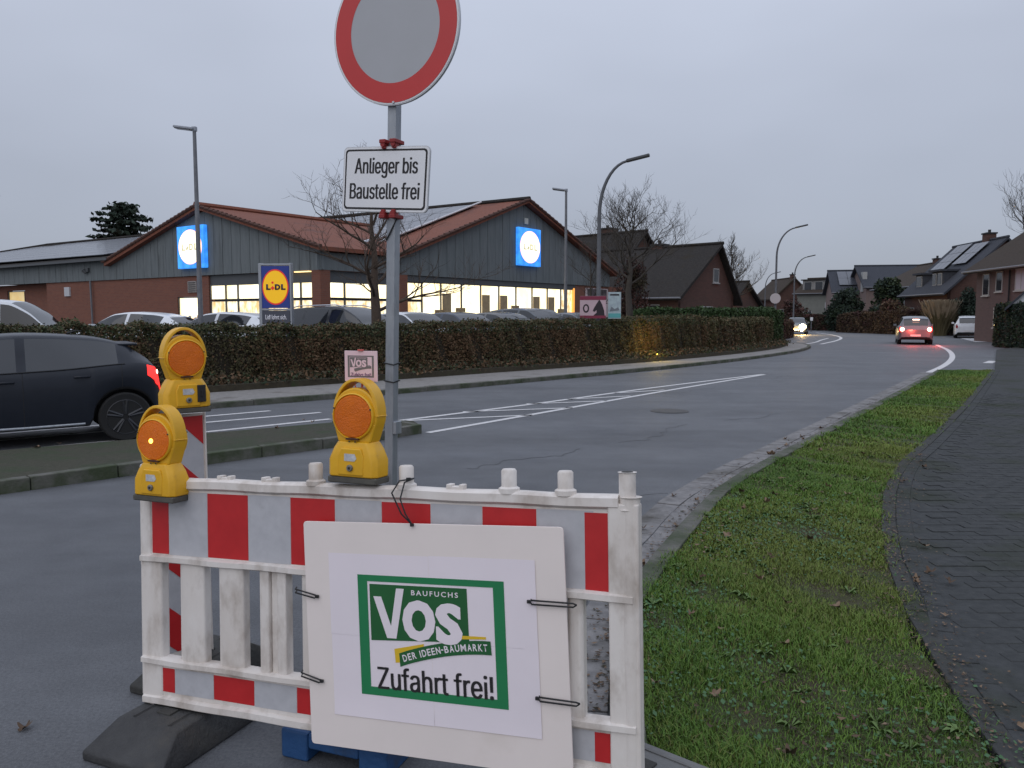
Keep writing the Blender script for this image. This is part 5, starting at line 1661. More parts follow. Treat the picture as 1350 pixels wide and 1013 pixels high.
def hedge(pts, w, h, z0, label, mats, dens, size, topmat=None, wob=.05, name='hedge', ends=True):
    o = empty(name, (0, 0, 0), 0, label, 'hedge')
    Q, T = polyline(pts, .4); N = np.stack([-T[:, 1], T[:, 0]], 1)
    n = len(Q)
    hv = (np.interp(np.linspace(0, 1, n), np.linspace(0, 1, len(h)), h) if hasattr(h, '__len__') else h) + wob * np.interp(np.arange(n), np.arange(0, n + 6, 6), rng.standard_normal(len(np.arange(0, n + 6, 6))))
    core = MB(); sec = [(-w / 2 + .06, 0), (-w / 2 + .08, .92), (w / 2 - .08, .92), (w / 2 - .06, 0)]
    vv = [(Q[i, 0] + N[i, 0] * a, Q[i, 1] + N[i, 1] * a, z0 + b * hv[i] - .04) for i in range(n) for a, b in sec]
    ff = [(i * 4 + k, i * 4 + (k + 1) % 4, (i + 1) * 4 + (k + 1) % 4, (i + 1) * 4 + k) for i in range(n - 1) for k in range(4)] + [(0, 1, 2, 3), ((n - 1) * 4 + 3, (n - 1) * 4 + 2, (n - 1) * 4 + 1, (n - 1) * 4)]
    core.add(vv, ff); core.build('stems', pm('hedge_twig', (.030, .022, .014), (.022, .018, .011), scale=10, rough=1, bump=.6), o, smooth=False)
    h = float(np.mean(hv)); L = .4 * n; m = int(L * (2 * h + w) * dens)
    i = rng.uniform(0, n - 1, m); i0 = i.astype(int); f = i - i0; i1 = np.minimum(i0 + 1, n - 1)
    q = Q[i0] * (1 - f)[:, None] + Q[i1] * f[:, None]; nn = N[i0]; hh = hv[i0] * (1 - f) + hv[i1] * f
    s = rng.uniform(0, 2 * h + w, m)
    off = np.where(s < h, -w / 2, np.where(s < h + w, s - h - w / 2, w / 2))
    z = np.where(s < h, s, np.where(s < h + w, h, 2 * h + w - s)) / h * hh
    nrm = np.zeros((m, 3)); sd_ = np.where(s < h, -1, np.where(s < h + w, 0, 1))
    nrm[:, :2] = nn * sd_[:, None]; nrm[:, 2] = (sd_ == 0)
    bump_ = .05 * np.sin(i * 1.7) + .04 * np.sin(i * 4.1 + z * 5) + .07 * rng.standard_normal(m) * .5
    d = bump_ - .03
    P = np.zeros((m, 3)); P[:, :2] = q + nn * (off + np.where(sd_ == 0, 0, d * sd_))[:, None]
    P[:, 2] = z0 + z + np.where(sd_ == 0, np.abs(d) * 1.2, 0) + .01
    mt = list(mats); wts = None
    if topmat:
        k = len(mats); mt += topmat
        g = np.sin(P[:, 0] * 1.1) * np.sin(P[:, 1] * .9 + 1) + .5 * rng.standard_normal(m)
        wts = np.clip(((g + 1) / 2 * k).astype(int), 0, k - 1)
        tp = (z > hh - .16) & (rng.uniform(0, 1, m) < .62)
        wts = np.where(tp, k + rng.integers(0, len(topmat), m), wts)
    leaf_cloud(P, size, mt, 'leaves', o, nrm, weights=wts)
    tw_ = MB()
    for k in rng.integers(0, n, int(L * 5)):
        a = rng.uniform(-w / 2, w / 2); b0_ = Vector((Q[k, 0] + N[k, 0] * a, Q[k, 1] + N[k, 1] * a, z0 + hv[k] - .05))
        tw_.tube([b0_, b0_ + Vector((rng.normal(0, .04), rng.normal(0, .04), rng.uniform(.05, .17)))], [.006, .003], 3, caps=False)
    tg = tw_.build('twigs', bark_b, o, smooth=False); tg['kind'] = 'stuff'
    if ends:
        for e in (0, n - 1):
            me_ = int(w * h * dens * 1.4); P = np.zeros((me_, 3)); a = rng.uniform(-w / 2, w / 2, me_)
            P[:, :2] = Q[e] + N[e] * a[:, None] + T[e] * (-1 if e == 0 else 1) * (.02 + .05 * rng.uniform(0, 1, me_))[:, None]; P[:, 2] = z0 + rng.uniform(0, 1, me_) * hv[e]
            leaf_cloud(P, size, mats, 'leaves', o)
    return o


HL = offset(HEDGE, 1.15)
HLp, _ = polyline(HL, 1.0)
dists = np.concatenate([[0], np.cumsum(np.linalg.norm(np.diff(HLp, axis=0), axis=1))])
def cutline(a, b):
    t = np.linspace(a, b, 14); return list(zip(np.interp(t, dists, HLp[:, 0]), np.interp(t, dists, HLp[:, 1])))
tot_ = dists[-1]
hedge(cutline(0, 41.6), .95, [1.22, 1.22, 1.22, 1.16, 1.10, 1.10, 1.16, 1.22, 1.24], .2, 'long clipped brown and olive hedge between the pavement and the car park', leaf_brown, 2500, .038, wob=.025, topmat=[leaf_brown[1], leaf_green[1]])
hedge(cutline(41.8, tot_ - .3), 1.0, 1.14, .2, 'shorter brown hedge section at the pavement corner', [leaf_brown[1], leaf_brown[0], leaf_brown[2]], 1300, .055, topmat=[leaf_brown[1]])
hedge([(5.6, 33.5), (9.5, 37.0), (13.5, 41.5)], 1.2, 1.62, .2, 'bright green garden hedge behind the brown hedge', leaf_green, 900, .07, topmat=[leaf_green[0]])
hedge([(13.2, 42.8), (15.2, 48.5)], 1.4, 1.75, .1, 'darker green garden hedge beside the second street lamp', leaf_green[::-1], 700, .08)
hedge([(25.9, 41.5), (25.6, 37.2), (28.5, 35.8), (33, 35.0)], 1.6, 2.05, .05, 'tall dark hedge at the right picture edge behind the notice', leaf_ever + [leaf_green[2], leaf_green[1]], 700, .08)
hedge([(27.5, 92), (34, 84), (40, 79.5)], 1.5, 1.5, 0, 'low red brown hedge along the far bend of the road', leaf_red + [leaf_dry[1], leaf_green[2]], 260, .14, wob=.15)
hedge([(31.6, 76), (32.8, 71), (33.4, 66.5)], 1.5, 1.6, 0, 'dry brown hedge behind the estate car', leaf_dry + [leaf_red[1]], 260, .14, wob=.15)
hedge([(16.3, 51.5), (20.0, 59), (22.3, 66)], 1.3, 1.1, 0, 'rusty brown low hedge beside the oncoming car', leaf_red + leaf_dry, 400, .10)
# ivy ground cover in front of the long hedge
gc = offset(HEDGE, .38); Q_, T_2 = polyline(gc, .3)
m_n = 26000; ii = rng.integers(0, len(Q_), m_n)
P = np.zeros((m_n, 3)); N_ = np.stack([-T_2[:, 1], T_2[:, 0]], 1)
P[:, :2] = Q_[ii] + N_[ii] * rng.normal(0, .22, m_n)[:, None] + T_2[ii] * rng.uniform(-.2, .2, m_n)[:, None]
P[:, 2] = .20 + np.abs(rng.normal(0, .085, m_n)) + .06 * np.sin(ii * .5) ** 2
tag(leaf_cloud(P, .055, [leaf_green[2], leaf_brown[2], leaf_brown[0], leaf_green[1]], 'ground_cover', None), 'low ivy and dead leaves at the foot of the long hedge', 'ground cover', kind='stuff')


def shrub(loc, r, h, label, mats, n=3500, size=.12, name='shrub', clumps=14, trunk=True):
    o = empty(name, loc, 0, label, 'shrub')
    c = []
    for k in range(clumps):
        a = rng.uniform(0, 6.28); t = rng.uniform(.15, 1); rr = r * .62 * math.sqrt(rng.uniform(0, 1)) * (1.15 - .5 * t)
        c.append((rr * math.cos(a), rr * math.sin(a), h * (.12 + .72 * t), r * rng.uniform(.28, .45)))
    c = np.array(c); k = rng.integers(0, clumps, n)
    d = rng.standard_normal((n, 3)); d /= np.linalg.norm(d, axis=1)[:, None]; d *= rng.uniform(.55, 1.08, n)[:, None]
    P = c[k, :3] + d * c[k, 3:4] * np.array([1, 1, h / r * .42 + .35])
    P[:, 2] = np.abs(P[:, 2])
    leaf_cloud(P, size, mats, 'leaves', o)
    q = MB()
    for j in range(5):
        a = 2 * math.pi * j / 5; q.tube([(0, 0, 0), (r * .2 * math.cos(a), r * .2 * math.sin(a), h * .4), (r * .42 * math.cos(a + .3), r * .42 * math.sin(a + .3), h * .75)], [.06, .04, .015], 5)
    q.build('stems', bark, o)
    return o


shrub((33.6, 80.5, 0), 2.3, 4.2, 'large dark evergreen bush before the pinkish house', leaf_ever + [leaf_green[2]], 5000, .2)
shrub((36.9, 78.5, 0), 2.0, 5.2, 'tall green bush between the two dark roofs', leaf_ever + [leaf_green[2], leaf_green[1]], 5000, .2)
shrub((34.6, 75.5, 0), 1.7, 2.6, 'round dark bush beside the far hedge', leaf_ever + [leaf_green[1]], 3500, .18)
shrub((31.6, 90, 0), 2.0, 3.4, 'purple brown bush in front of the far brick house', leaf_red + [leaf_dry[1]], 3000, .18)
shrub((34.2, 72.8, 0), 1.9, 3.3, 'rust brown bush behind the silver car', leaf_red + leaf_dry, 4000, .17)
shrub((33.9, 68.6, 0), 1.2, 2.5, 'yellowish brown bush left of the pampas grass', leaf_dry + [leaf_green[1]], 2500, .14)
shrub((36.3, 63.4, 0), 1.4, 3.9, 'dense dark conifer bush behind the white estate car', leaf_ever, 5000, .13)
shrub((35.0, 63.6, 0), .9, 3.1, 'narrow dark bush right of the pampas grass', leaf_ever + [leaf_green[2]], 3000, .13)
shrub((31.6, 51.8, 0), 1.2, 1.8, 'leafless brown bush beside the pale driveway', leaf_dry + leaf_red, 2200, .10)
shrub((5.35, 35.6, .2), .95, 4.3, 'brown leaf-clad bush at the foot of the big bare tree', leaf_red + [leaf_brown[2]], 8000, .06)
shrub((23.0, 72.0, 0), 1.5, 2.0, 'rust coloured bush behind the oncoming car', leaf_red + leaf_dry, 2000, .14)
# pampas grass
pg = empty('pampas_grass', (34.0, 63.5, 0), 0, 'pale pampas grass clump behind the white estate car', 'ornamental grass')
n = 1600
a = rng.uniform(0, 6.28, n); r0 = rng.uniform(0, .5, n); hh = rng.uniform(1.2, 2.9, n); sp_ = rng.uniform(.3, 1.2, n)
b0 = np.stack([r0 * np.cos(a), r0 * np.sin(a), np.zeros(n)], 1); t0 = b0 + np.stack([sp_ * np.cos(a), sp_ * np.sin(a), hh], 1)
w_ = .045 + .05 * (hh > 2.1)
sd2 = np.stack([-np.sin(a), np.cos(a), np.zeros(n)], 1) * w_[:, None]
mid = (b0 + t0) / 2 + np.array([0, 0, .25])
Qp = np.stack([b0 - sd2 * .4, b0 + sd2 * .4, mid + sd2, mid - sd2, t0 + sd2 * .5, t0 - sd2 * .5], 1).reshape(-1, 3); i = np.arange(n)[:, None] * 6
fast_mesh('leaves', Qp, np.concatenate([i + np.array([[0, 1, 2, 3]]), i + np.array([[3, 2, 4, 5]])]), pampas_m, np.concatenate([np.ones(n), (hh < 2.0).astype(int)]), pg)


# ------------------------------------------------------------------ bare trees
def bare_tree(loc, h, spread, label, trunk_r, first=.34, seed=1, levels=4, mat=bark, tw=.012, up=.25, nl=11, lean=0., nsub=(5, 4, 3)):
    rd = random.Random(seed)
    o = empty('bare_tree', loc, 0, label, 'tree', 'leafless trees')
    tk = MB(); cr = MB()
    top = Vector((lean, rd.uniform(-.2, .2), h))
    tp = [Vector((0, 0, 0)).lerp(top, t) + Vector((rd.uniform(-.07, .07), rd.uniform(-.07, .07), 0)) * (0 if k == 0 else 1) for k, t in enumerate([0, .15, .3, .45, .6, .75, .88, 1])]
    tk.tube(tp, [trunk_r * 1.15, trunk_r, trunk_r * .88, trunk_r * .72, trunk_r * .55, trunk_r * .36, trunk_r * .2, tw], 10)

    def branch(p, d, L, r, lv):
        n = 5 if lv < 2 else 4
        pts = [p]; dd = d.copy(); q = p.copy()
        for k in range(n):
            dd = (dd + Vector((rd.uniform(-.28, .28), rd.uniform(-.28, .28), rd.uniform(-.12, .2) + up * .22))).normalized()
            q = q + dd * L / n; pts.append(q.copy())
        rad = [r * (1 - .75 * k / n) for k in range(n + 1)]
        (tk if lv == 0 else cr).tube(pts, rad, 6 if lv == 0 else (4 if lv == 1 else 3), caps=False)
        if lv >= levels - 1: return
        ns = nsub[min(lv, len(nsub) - 1)]
        for k in range(ns + 1):
            t = .25 + .75 * (k + rd.uniform(0, .6)) / (ns + .6); t = min(t, 1)
            i = min(int(t * n), n - 1); pp = pts[i].lerp(pts[i + 1], t * n - i)
            dv = (pts[i + 1] - pts[i]).normalized()
            sdv = Vector((rd.uniform(-1, 1), rd.uniform(-1, 1), rd.uniform(-.35, .7))).normalized()
            nd = (dv * .75 + sdv * .75).normalized()
            branch(pp, nd, L * rd.uniform(.38, .62), max(rad[i] * .6, tw * .5), lv + 1)
    for k in range(nl):
        t = first + (1 - first) * (k + rd.uniform(0, .5)) / nl
        p = Vector((0, 0, 0)).lerp(top, t); a = 2.4 * k + rd.uniform(-.4, .4)
        el = .12 + .55 * t + rd.uniform(-.1, .15)
        L = spread * (1.05 - .62 * (t - first) / (1 - first)) * rd.uniform(.8, 1.15)
        branch(p, Vector((math.cos(a) * math.cos(el), math.sin(a) * math.cos(el), math.sin(el))), L, trunk_r * (.42 - .22 * t), 0)
    tk.build('trunk', mat, o, ang=80); cr.build('crown', mat, o, smooth=False)
    return o


bare_tree((-3.72, 21.6, .2), 5.0, 2.2, 'bare wide-spreading tree behind the hedge beside the sign post', .15, .30, seed=5, mat=bark_b, nl=15, up=.06, tw=.009)
bare_tree((5.05, 34.4, .2), 5.5, 2.6, 'tall bare tree before the brown house right of the shop', .17, .5, seed=9, nl=16, up=.22, tw=.012, nsub=(6, 4, 3))
bare_tree((3.6, 36.5, .2), 4.4, 1.6, 'thin bare tree at the right end of the supermarket', .08, .35, seed=21, nl=9, up=.5, tw=.008)
bare_tree((18.0, 66., 0), 6.6, 2.7, 'bare tree rising behind the brown house', .2, .42, seed=14, nl=13, up=.45, tw=.02)
bare_tree((35.4, 53, 0), 9.6, 4.0, 'bare tree at the right picture edge above the roofs', .22, .45, seed=31, nl=16, up=.6, tw=.02)
bare_tree((31.0, 110, 0), 7.6, 1.6, 'distant bare poplar by the far brick house', .14, .4, seed=41, nl=9, up=.9, tw=.02, levels=3)
# conifer behind the supermarket roof: layered drooping boughs
cf = empty('conifer_tree', (-36.7, 76., 0), 0, 'dark layered conifer rising behind the left roof of the supermarket', 'tree')
q = MB(); q.tube([(0, 0, 0), (0, 0, 12.2)], [.35, .05], 8); q.build('trunk', bark, cf)
q = MB(); Pn = []
for k in range(46):
    z = 6.2 + 5.7 * k / 46; a = 2.4 * k; L = (12.4 - z) * .72 * random.uniform(.45, 1.35) + .6
    e = Vector((math.cos(a) * L, math.sin(a) * L, z - .05 * L + .25)); mid_ = Vector((math.cos(a) * L * .55, math.sin(a) * L * .55, z + .12))
    q.tube([(0, 0, z), tuple(mid_), tuple(e)], [.05, .035, .01], 4)
    m_ = int(46 * L); t = rng.uniform(.2, 1.03, m_)
    base = np.outer(t, np.array(e)) ; base[:, 2] = z + t * (e.z - z) + .1 * np.sin(t * 3.1)
    base += rng.standard_normal((m_, 3)) * np.array([.28, .28, .06]) * (.35 + (1 - np.abs(t - .6))[:, None])
    Pn.append(base)
q.build('boughs', bark, cf, smooth=False)
leaf_cloud(np.concatenate(Pn), .30, leaf_ever, 'crown', cf, np.array([[0, 0, 1.]]))


# ------------------------------------------------------------------ houses
def house(loc, yaw, w, d, eave, ridge, label, wm, rm, wins=(), chim=(), solar=(), over=.45, name='house', ridge_y=None, wall_top=None):
    """x along the ridge 0..w, y depth 0..d; front at y=0. wins: (face, a, z, w, h, material); faces front / left gable (x=0) / right gable (x=w)"""
    o = empty(name, loc, yaw, label, 'house')
    ry = d / 2 if ridge_y is None else ridge_y
    m = MB(); t = .25
    m.box((w / 2, t / 2, eave / 2), (w, t, eave)); m.build('wall', wm, o, smooth=False)
    m = MB(); m.box((w / 2, d - t / 2, eave / 2), (w, t, eave)); m.build('wall', wm, o, smooth=False)
    for x in (0, w - t):
        q = MB(); pl = [(.002, 0), (d - .002, 0), (d - .002, eave), (ry, ridge - .12), (.002, eave)]; n = len(pl)
        p = [(x - .002 if x == 0 else x + .002, y, z) for y, z in pl] + [(x + t, y, z) for y, z in pl]
        q.add(p, [tuple(range(n - 1, -1, -1)), tuple(range(n, 2 * n))] + [(i, (i + 1) % n, (i + 1) % n + n, i + n) for i in range(n)])
        q.build('gable_wall', wm, o, smooth=False)
    s0 = (ridge - eave) / ry; s1 = (ridge - eave) / (d - ry)
    za, zb_ = eave - over * s0, eave - over * s1
    slab((-over, -over, za + .1), (w + over, -over, za + .1), (w + over, ry, ridge + .1), (-over, ry, ridge + .1), .2, 'roof_slope', rm, o)
    slab((-over, ry, ridge + .1), (w + over, ry, ridge + .1), (w + over, d + over, zb_ + .1), (-over, d + over, zb_ + .1), .2, 'roof_slope', rm, o)
    q = MB(); q.tube([(-over - .05, ry, ridge + .12), (w + over + .05, ry, ridge + .12)], .12, 6); q.build('ridge_tiles', rm, o)
    q = MB(); q.tube([(-over, -over - .06, za + .04), (w + over, -over - .06, za + .04)], .07, 6); q.build('rain_gutter', galv_far, o)
    for x, y, h, s in chim:
        c = MB(); zc = ridge - abs(y - ry) * (s0 if y < ry else s1); c.box((x, y, zc + h / 2 - .4), (s, s * .8, h + .8)); co_ = c.build('chimney', brick_b, o)
        c = MB(); c.box((x, y, zc + h + .08), (s + .14, s * .8 + .14, .12)); c.tube([(x, y, zc + h + .1), (x, y, zc + h + .4)], .12, 8); c.build('chimney_cap', trim_b, co_)
    for face, a, z, ww, hh_, mt in wins:
        f = MB(); g = MB(); bt = .06
        def put(mb, u0, u1, v0, v1, y0, y1):
            if face == 'front': mb.box(((u0 + u1) / 2, (y0 + y1) / 2, (v0 + v1) / 2), (u1 - u0, abs(y1 - y0), v1 - v0))
            elif face == 'left': mb.box(((y0 + y1) / 2, (u0 + u1) / 2, (v0 + v1) / 2), (abs(y1 - y0), u1 - u0, v1 - v0))
            else: mb.box((w - (y0 + y1) / 2, (u0 + u1) / 2, (v0 + v1) / 2), (abs(y1 - y0), u1 - u0, v1 - v0))
        put(f, a, a + ww, z, z + bt, -.05, .03); put(f, a, a + ww, z + hh_ - bt, z + hh_, -.05, .03); put(f, a, a + bt, z + bt, z + hh_ - bt, -.05, .03); put(f, a + ww - bt, a + ww, z + bt, z + hh_ - bt, -.05, .03)
        put(f, a - .08, a + ww + .08, z - .07, z - .004, -.10, .03)
        if ww > 1.0: put(f, a + ww / 2 - .03, a + ww / 2 + .03, z + bt, z + hh_ - bt, -.045, .03)
        put(g, a + bt, a + ww - bt, z + bt, z + hh_ - bt, -.03, -.012)
        fo = f.build('window', win_white, o, smooth=False); g.build('pane', mt, fo, smooth=False)
    for (x0, x1, t0, t1, nu, nv) in solar:      # on the front slope, t from eave (0) to ridge (1)
        e0 = Vector((x0, ry * t0, eave + (ridge - eave) * t0)); dv = Vector((0, ry, ridge - eave))
        L = dv.length * (t1 - t0)
        solar_rows(o, e0, (1, 0, 0), dv, nu, nv, (x1 - x0) / nu, L / nv, .04, .24)
    return o


def dormer(o, x, y, w, d, z0, z1, wm, rm, mt, nwin=2):
    q = MB(); q.box((x, y + d / 2, (z0 + z1) / 2), (w, d, z1 - z0)); dm = q.build('dormer', wm, o, smooth=False)
    q = MB(); q.box((x, y + d / 2 - .1, z1 + .08), (w + .35, d + .35, .16)); q.build('dormer_roof', rm, dm)
    for k in range(nwin):
        a = x - w / 2 + w * (k + .5) / nwin; ww = w / nwin * .72
        q = MB(); q.box((a, y - .02, (z0 + z1) / 2 + .05), (ww, .06, (z1 - z0) * .72)); q.build('dormer_window', win_white, dm)
        q = MB(); q.box((a, y - .06, (z0 + z1) / 2 + .05), (ww - .14, .03, (z1 - z0) * .72 - .14)); q.build('dormer_pane', mt, dm)


# brown house left of the road (gable towards the street)
hA = house((1.3, 56.3, .2), R(-43.8), 12, 6.7, 2.75, 5.85, 'brown brick house with dark roof and roof window behind the tall bare tree', brick_b, tile_d,
           wins=[('front', 1.5, .7, 1.6, 1.2, glass_d), ('front', 4.2, .7, 1.4, 1.2, glass_d), ('front', 8.3, .5, 2.4, 1.6, glass_d), ('right', 2.6, .8, 1.4, 1.2, glass_d), ('right', 4.0, 3.5, .7, .9, glass_d)], chim=[(7.6, 4.6, .55, .9), ], ridge_y=4.35)
q = MB(); q.box((3.9, 1.55, 3.98), (.85, 1.3, .06), Matrix.Rotation(math.atan2(3.1, 4.7), 3, 'X')); q.build('roof_window', pm('pale_skylight', (.5, .52, .56), rough=.2), hA)
hB = house((-3.0, 70.5, .2), R(-43.8), 14, 9.5, 3.6, 8.0, 'house with a stout chimney behind the right end of the shop', brick_b, tile_d, chim=[(10.2, 5.2, .9, 1.3)])
hC = house((12.2, 80., 0), R(-40), 10, 7, 2.6, 4.7, 'small dark roofed house with a white gable triangle behind the brown house', brick_b, tile_d, wins=[('front', 5.0, .8, 1.2, 1.2, glass_d)])
q = MB(); q.prism_xz([(6.2, 2.75), (7.4, 2.75), (6.8, 3.9)], -.3, -.2); q.build('gable_board', win_white, hC, smooth=False)
hD = house((31.2, 128., 0), R(90), 10, 7.4, 4.0, 7.4, 'far red brick house with its gable beside the street lamp', brick_l, tile_br, wins=[('left', 3.0, 4.2, 1.2, 1.2, glass_d), ('left', 1.2, 1., 1.2, 1.4, glass_d), ('left', 4.6, 1., 1.2, 1.4, glass_d)])
hD.location = (38.6, 128, 0)
hE = house((45.8, 122., 0), R(90), 10, 5.8, 4.4, 7.2, 'far brown brick house with chimney left of the pale flat-roofed house', brick_b, tile_br, wins=[('left', .8, 1.0, 1.1, 1.5, glass_d), ('left', 2.3, 1.0, 1.1, 1.5, glass_d), ('left', 3.9, 1.0, 1.1, 1.5, glass_d)], chim=[(.8, 2.9, .5, .7)])
hF = house((41.6, 117, 0), R(-52), 7, 7, 4.9, 6.9, 'greenish grey house with a box dormer at the far bend', pm('green_grey_render', (.16, .165, .145), (.19, .19, .17), scale=2, rough=.9), tile_br, wins=[('front', 4.5, 2.2, .9, 1.2, curtain_m), ('front', 1.2, .9, 1.3, 1.3, glass_d), ('front', 5.4, .4, 1.0, 2.0, win_frame)])
dormer(hF, 3.2, .5, 5.2, 3, 4.9, 6.6, pm('pale_dormer', (.24, .23, .22), rough=.9), tile_d, glass_d, 3)
hG = house((40.9, 101.5, 0), R(-14), 11, 8, 4.7, 7.3, 'pinkish brick house with solar panels and a white awning over its dormer', brick_p, tile_bl,
           wins=[('left', 1.6, 2.6, 1.0, 1.3, glass_d), ('front', 1.0, 1., 1.2, 1.3, glass_d), ('front', 4., 1., 1.4, 1.3, glass_d), ('front', 7.6, 2.4, 2.2, 1.5, curtain_m)], solar=[(.6, 2.9, .2, .9, 2, 2)])
dormer(hG, 4.9, .7, 3.6, 2.4, 4.9, 6.5, tile_bl, tile_d, glass_d, 3)
q = MB(); q.box((4.9, .0, 6.45), (3.9, 1.6, .12), Matrix.Rotation(R(14), 3, 'X')); q.build('awning', pm('white_awning', (.72, .72, .74), rough=.8), hG)
hH = house((44.6, 93.5, 0), R(84), 8.5, 8, 5.2, 7.7, 'dark blue grey roofed house left of the tall green bush', brick_p, tile_bl, wins=[('left', 5.5, 5.0, 1.0, 1.2, glass_d), ('front', 2, 1, 1.4, 1.4, glass_d)])
hH.location = (43.1, 97.5, 0); hH.rotation_euler = (0, 0, R(-9))
q = MB(); q.box((.1, 1.6, 5.7), (.5, .9, 2.4)); q.build('dormer_cheek', win_white, hH)
# right-hand row: ridges run along the road, slopes face the road


def row_house(corner, yaw, *a, **k):
    """corner: near left corner of the front (road side). local x along the road away from us, front (y=0) faces the road"""
    return house(corner, yaw, *a, **k)


def mirror_house(x, y, L, d, eave, ridge, *a, **k):
    # front faces -X (the road), local x runs towards the viewer
    return house((x, y, 0), R(-90 + 6.8 * 0 - 6.8), L, d, eave, ridge, *a, **k)


hI = mirror_house(40.7, 89.6, 11, 9, 4.6, 7.0, 'dark roofed brick house with a small chimney left of the solar roof', brick_b, tile_br, wins=[('front', 6.6, 2.6, 1.2, 1.4, glass_d), ('front', 8.6, 2.6, 1.2, 1.4, glass_d), ('front', 3., 2.6, 1.2, 1.4, glass_d)], chim=[(4.5, 4.6, .5, .8)])
hJ = mirror_house(36.4, 74.2, 9.3, 8.4, 3.75, 7.75, 'brick house with two bright solar arrays and dormers on its steep roof', brick_b, tile_bl, wins=[('right', 3.2, 4.2, 1.1, 1.3, glass_d), ('front', 1.2, 1., 1.2, 1.3, glass_d), ('front', 4.8, 1.0, 1.6, 1.3, glass_d)], chim=[(6.3, 4.3, .7, .9)], solar=[(1.3, 4.3, .40, .97, 3, 3), (5.0, 7.7, .50, .94, 3, 2)])
dormer(hJ, 2.4, .35, 1.7, 1.6, 3.9, 5.2, tile_bl, tile_bl, glass_d, 1)
dormer(hJ, 6.3, .35, 2.2, 1.6, 3.9, 5.3, tile_bl, tile_bl, glass_d, 2)
hK = mirror_house(29.55, 51.0, 13, 9.5, 4.75, 8.1, 'two storey brick house with lit doorway at the right picture edge', brick_mat('mauve_brick', (.125, .075, .066), (.105, .064, .058), (.11, .09, .085)), tile_br,
                  wins=[('front', .9, 2.85, .85, 1.35, glass_d), ('front', 2.6, 3.05, .8, 1.2, glass_d), ('front', 4.9, 3.05, 1.3, 1.25, curtain_m), ('front', 2.5, .9, 1.0, 1.2, glass_d), ('front', 7.5, 3.05, 1.3, 1.25, glass_d), ('front', 4.7, .4, .9, 2.0, lit_orange)], over=.6)
q = MB(); q.tube([(4.35, -.1, 4.6), (4.35, -.08, 0)], .05, 6); q.build('downpipe', trim_b, hK)
hL = house((24.75, 39.6, 0), R(-33), 6.4, 6, 2.1, 2.2, 'white boarded gable of a low building at the right picture edge', pm('white_boards', (.62, .64, .68), (.56, .58, .62), scale=5, rough=.7, stretch=(8, 1, .4)), tile_bl, over=.1)
for ch in list(hL.children): bpy.data.objects.remove(ch)
q = MB(); q.prism_xz([(0, 0), (6.4, 0), (6.4, 2.2), (3.2, 5.6), (.0, 2.2)], 0, 6); q.build('boarded_gable', MATS['white_boards'], hL, smooth=False)
slab((-.3, -.25, 2.0), (3.2, -.25, 5.75), (3.2, 6.2, 5.75), (-.3, 6.2, 2.0), .14, 'roof_slope', tile_bl, hL)
slab((3.2, -.25, 5.75), (6.7, -.25, 2.0), (6.7, 6.2, 2.0), (3.2, 6.2, 5.75), .14, 'roof_slope', tile_bl, hL)

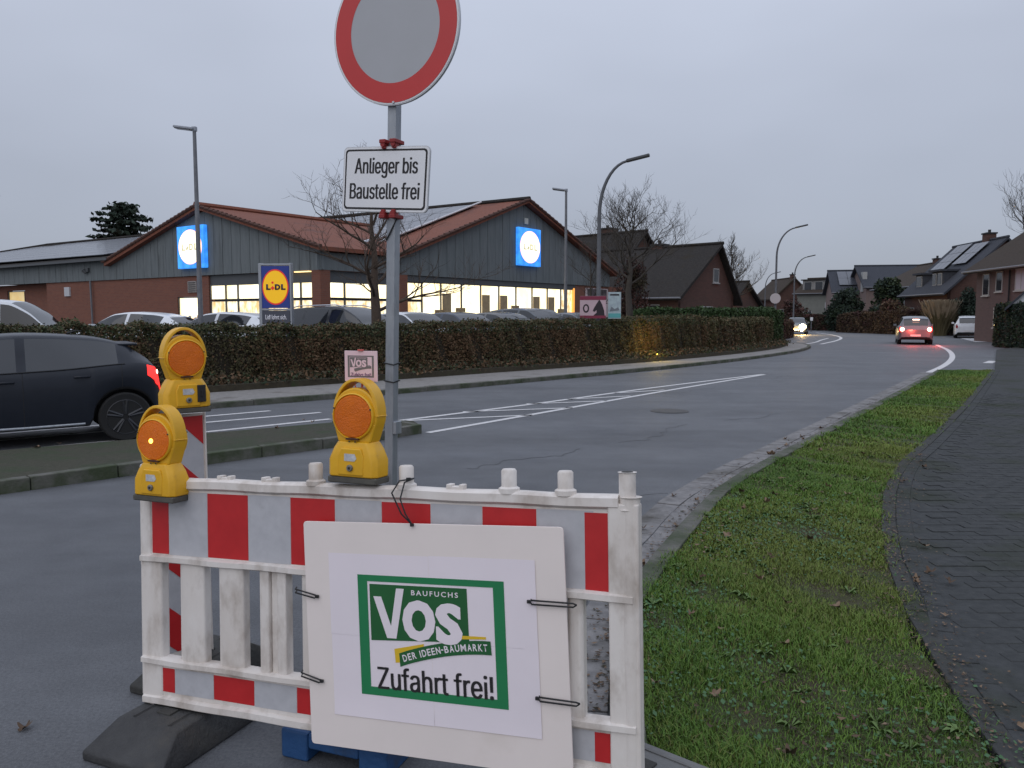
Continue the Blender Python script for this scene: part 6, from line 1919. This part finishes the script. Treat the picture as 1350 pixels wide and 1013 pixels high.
# ------------------------------------------------------------------ small roadside things
nb = empty('notice_board', (24.9, 39.4, .0), R(-20), 'small pale pink notice on a dark stand before the right hedge', 'notice')
MB().box((0, 0, 1.37), (.48, .03, .56)).build('notice_sheet', pm('pale_notice', (.50, .46, .50), rough=.6), nb)
for z in (1.5, 1.4, 1.3): MB().box((0, -.02, z), (.36, .005, .03)).build('notice_line', pm('pale_pink_line', (.45, .25, .30), rough=.6), nb)
MB().box((0, .03, .55), (.40, .06, 1.1)).build('stand', trim_b, nb)
wb = empty('waste_bin', (25.5, 38.9, 0), R(10), 'dark rounded bin beside the notice stand', 'waste bin')
MB().lathe([(.22, 0), (.26, .75), (.24, .80)], 14, 'z').build('bin_body', trim_b, wb); MB().lathe([(.27, .80), (.20, .90), (.02, .93)], 14, 'z').build('lid', trim_b, wb)
for i, (x, y, h, lb) in enumerate(((32.0, 73.6, 1.35, 'small white marker post before the far hedge, left of the silver car'), (29.6, 79.0, 1.15, 'small white marker post before the dark evergreen bush'))):
    e = empty('marker_post', (x, y, 0), 0, lb, 'marker post')
    MB().tube([(0, 0, 0), (0, 0, h)], .04, 6).build('post', galv_far, e); MB().box((0, -.05, h + .1), (.26, .03, .34)).build('plate', white_s, e)
e = empty('side_road_sign', (38.6, 110.5, 0), R(-15), 'white square street sign in front of the greenish house', 'traffic sign')
MB().tube([(0, 0, 0), (0, 0, 3.6)], .04, 6).build('post', galv_far, e); MB().box((0, -.06, 3.2), (.62, .03, .72)).build('plate', white_s, e)
MB().box((0, -.08, 3.3), (.30, .01, .30)).build('symbol', pm('sign_dark_symbol', (.05, .06, .08), rough=.6), e)
e = empty('garden_lamp', (37.9, 107.5, 0), 0, 'small glowing lamp in front of the greenish house', 'lamp')
MB().tube([(0, 0, 0), (0, 0, 1.2)], .05, 6).build('post', trim_b, e); MB().lathe([(.02, 1.2), (.16, 1.3), (.16, 1.45), (.02, 1.55)], 10, 'z').build('glow', emat('garden_lamp_glow', (1., .78, .4), 3.), e)
# warm garden lamp half hidden in the long hedge
e = empty('hedge_lamp', (4.9, 28.6, .2), 0, 'small yellow lamp glowing on the leaves of the long hedge', 'lamp')
MB().tube([(0, -1.75, 0), (0, -1.75, .12)], .02, 6).build('stake', trim_b, e)
MB().lathe([(.01, .12), (.025, .13), (.025, .16), (.01, .17)], 10, 'z', (0, -1.72, 0)).build('glow', emat('hedge_lamp_glow', (1., .72, .12), 1.2), e)
pl_ = bpy.data.lights.new('hedge_lamp_light', 'POINT'); pl_.energy = 30; pl_.color = (1., .70, .10); pl_.shadow_soft_size = .06
lo_ = bpy.data.objects.new('lamp_light', pl_); COL.objects.link(lo_); lo_.parent = e; lo_.location = (0, -1.75, .60)
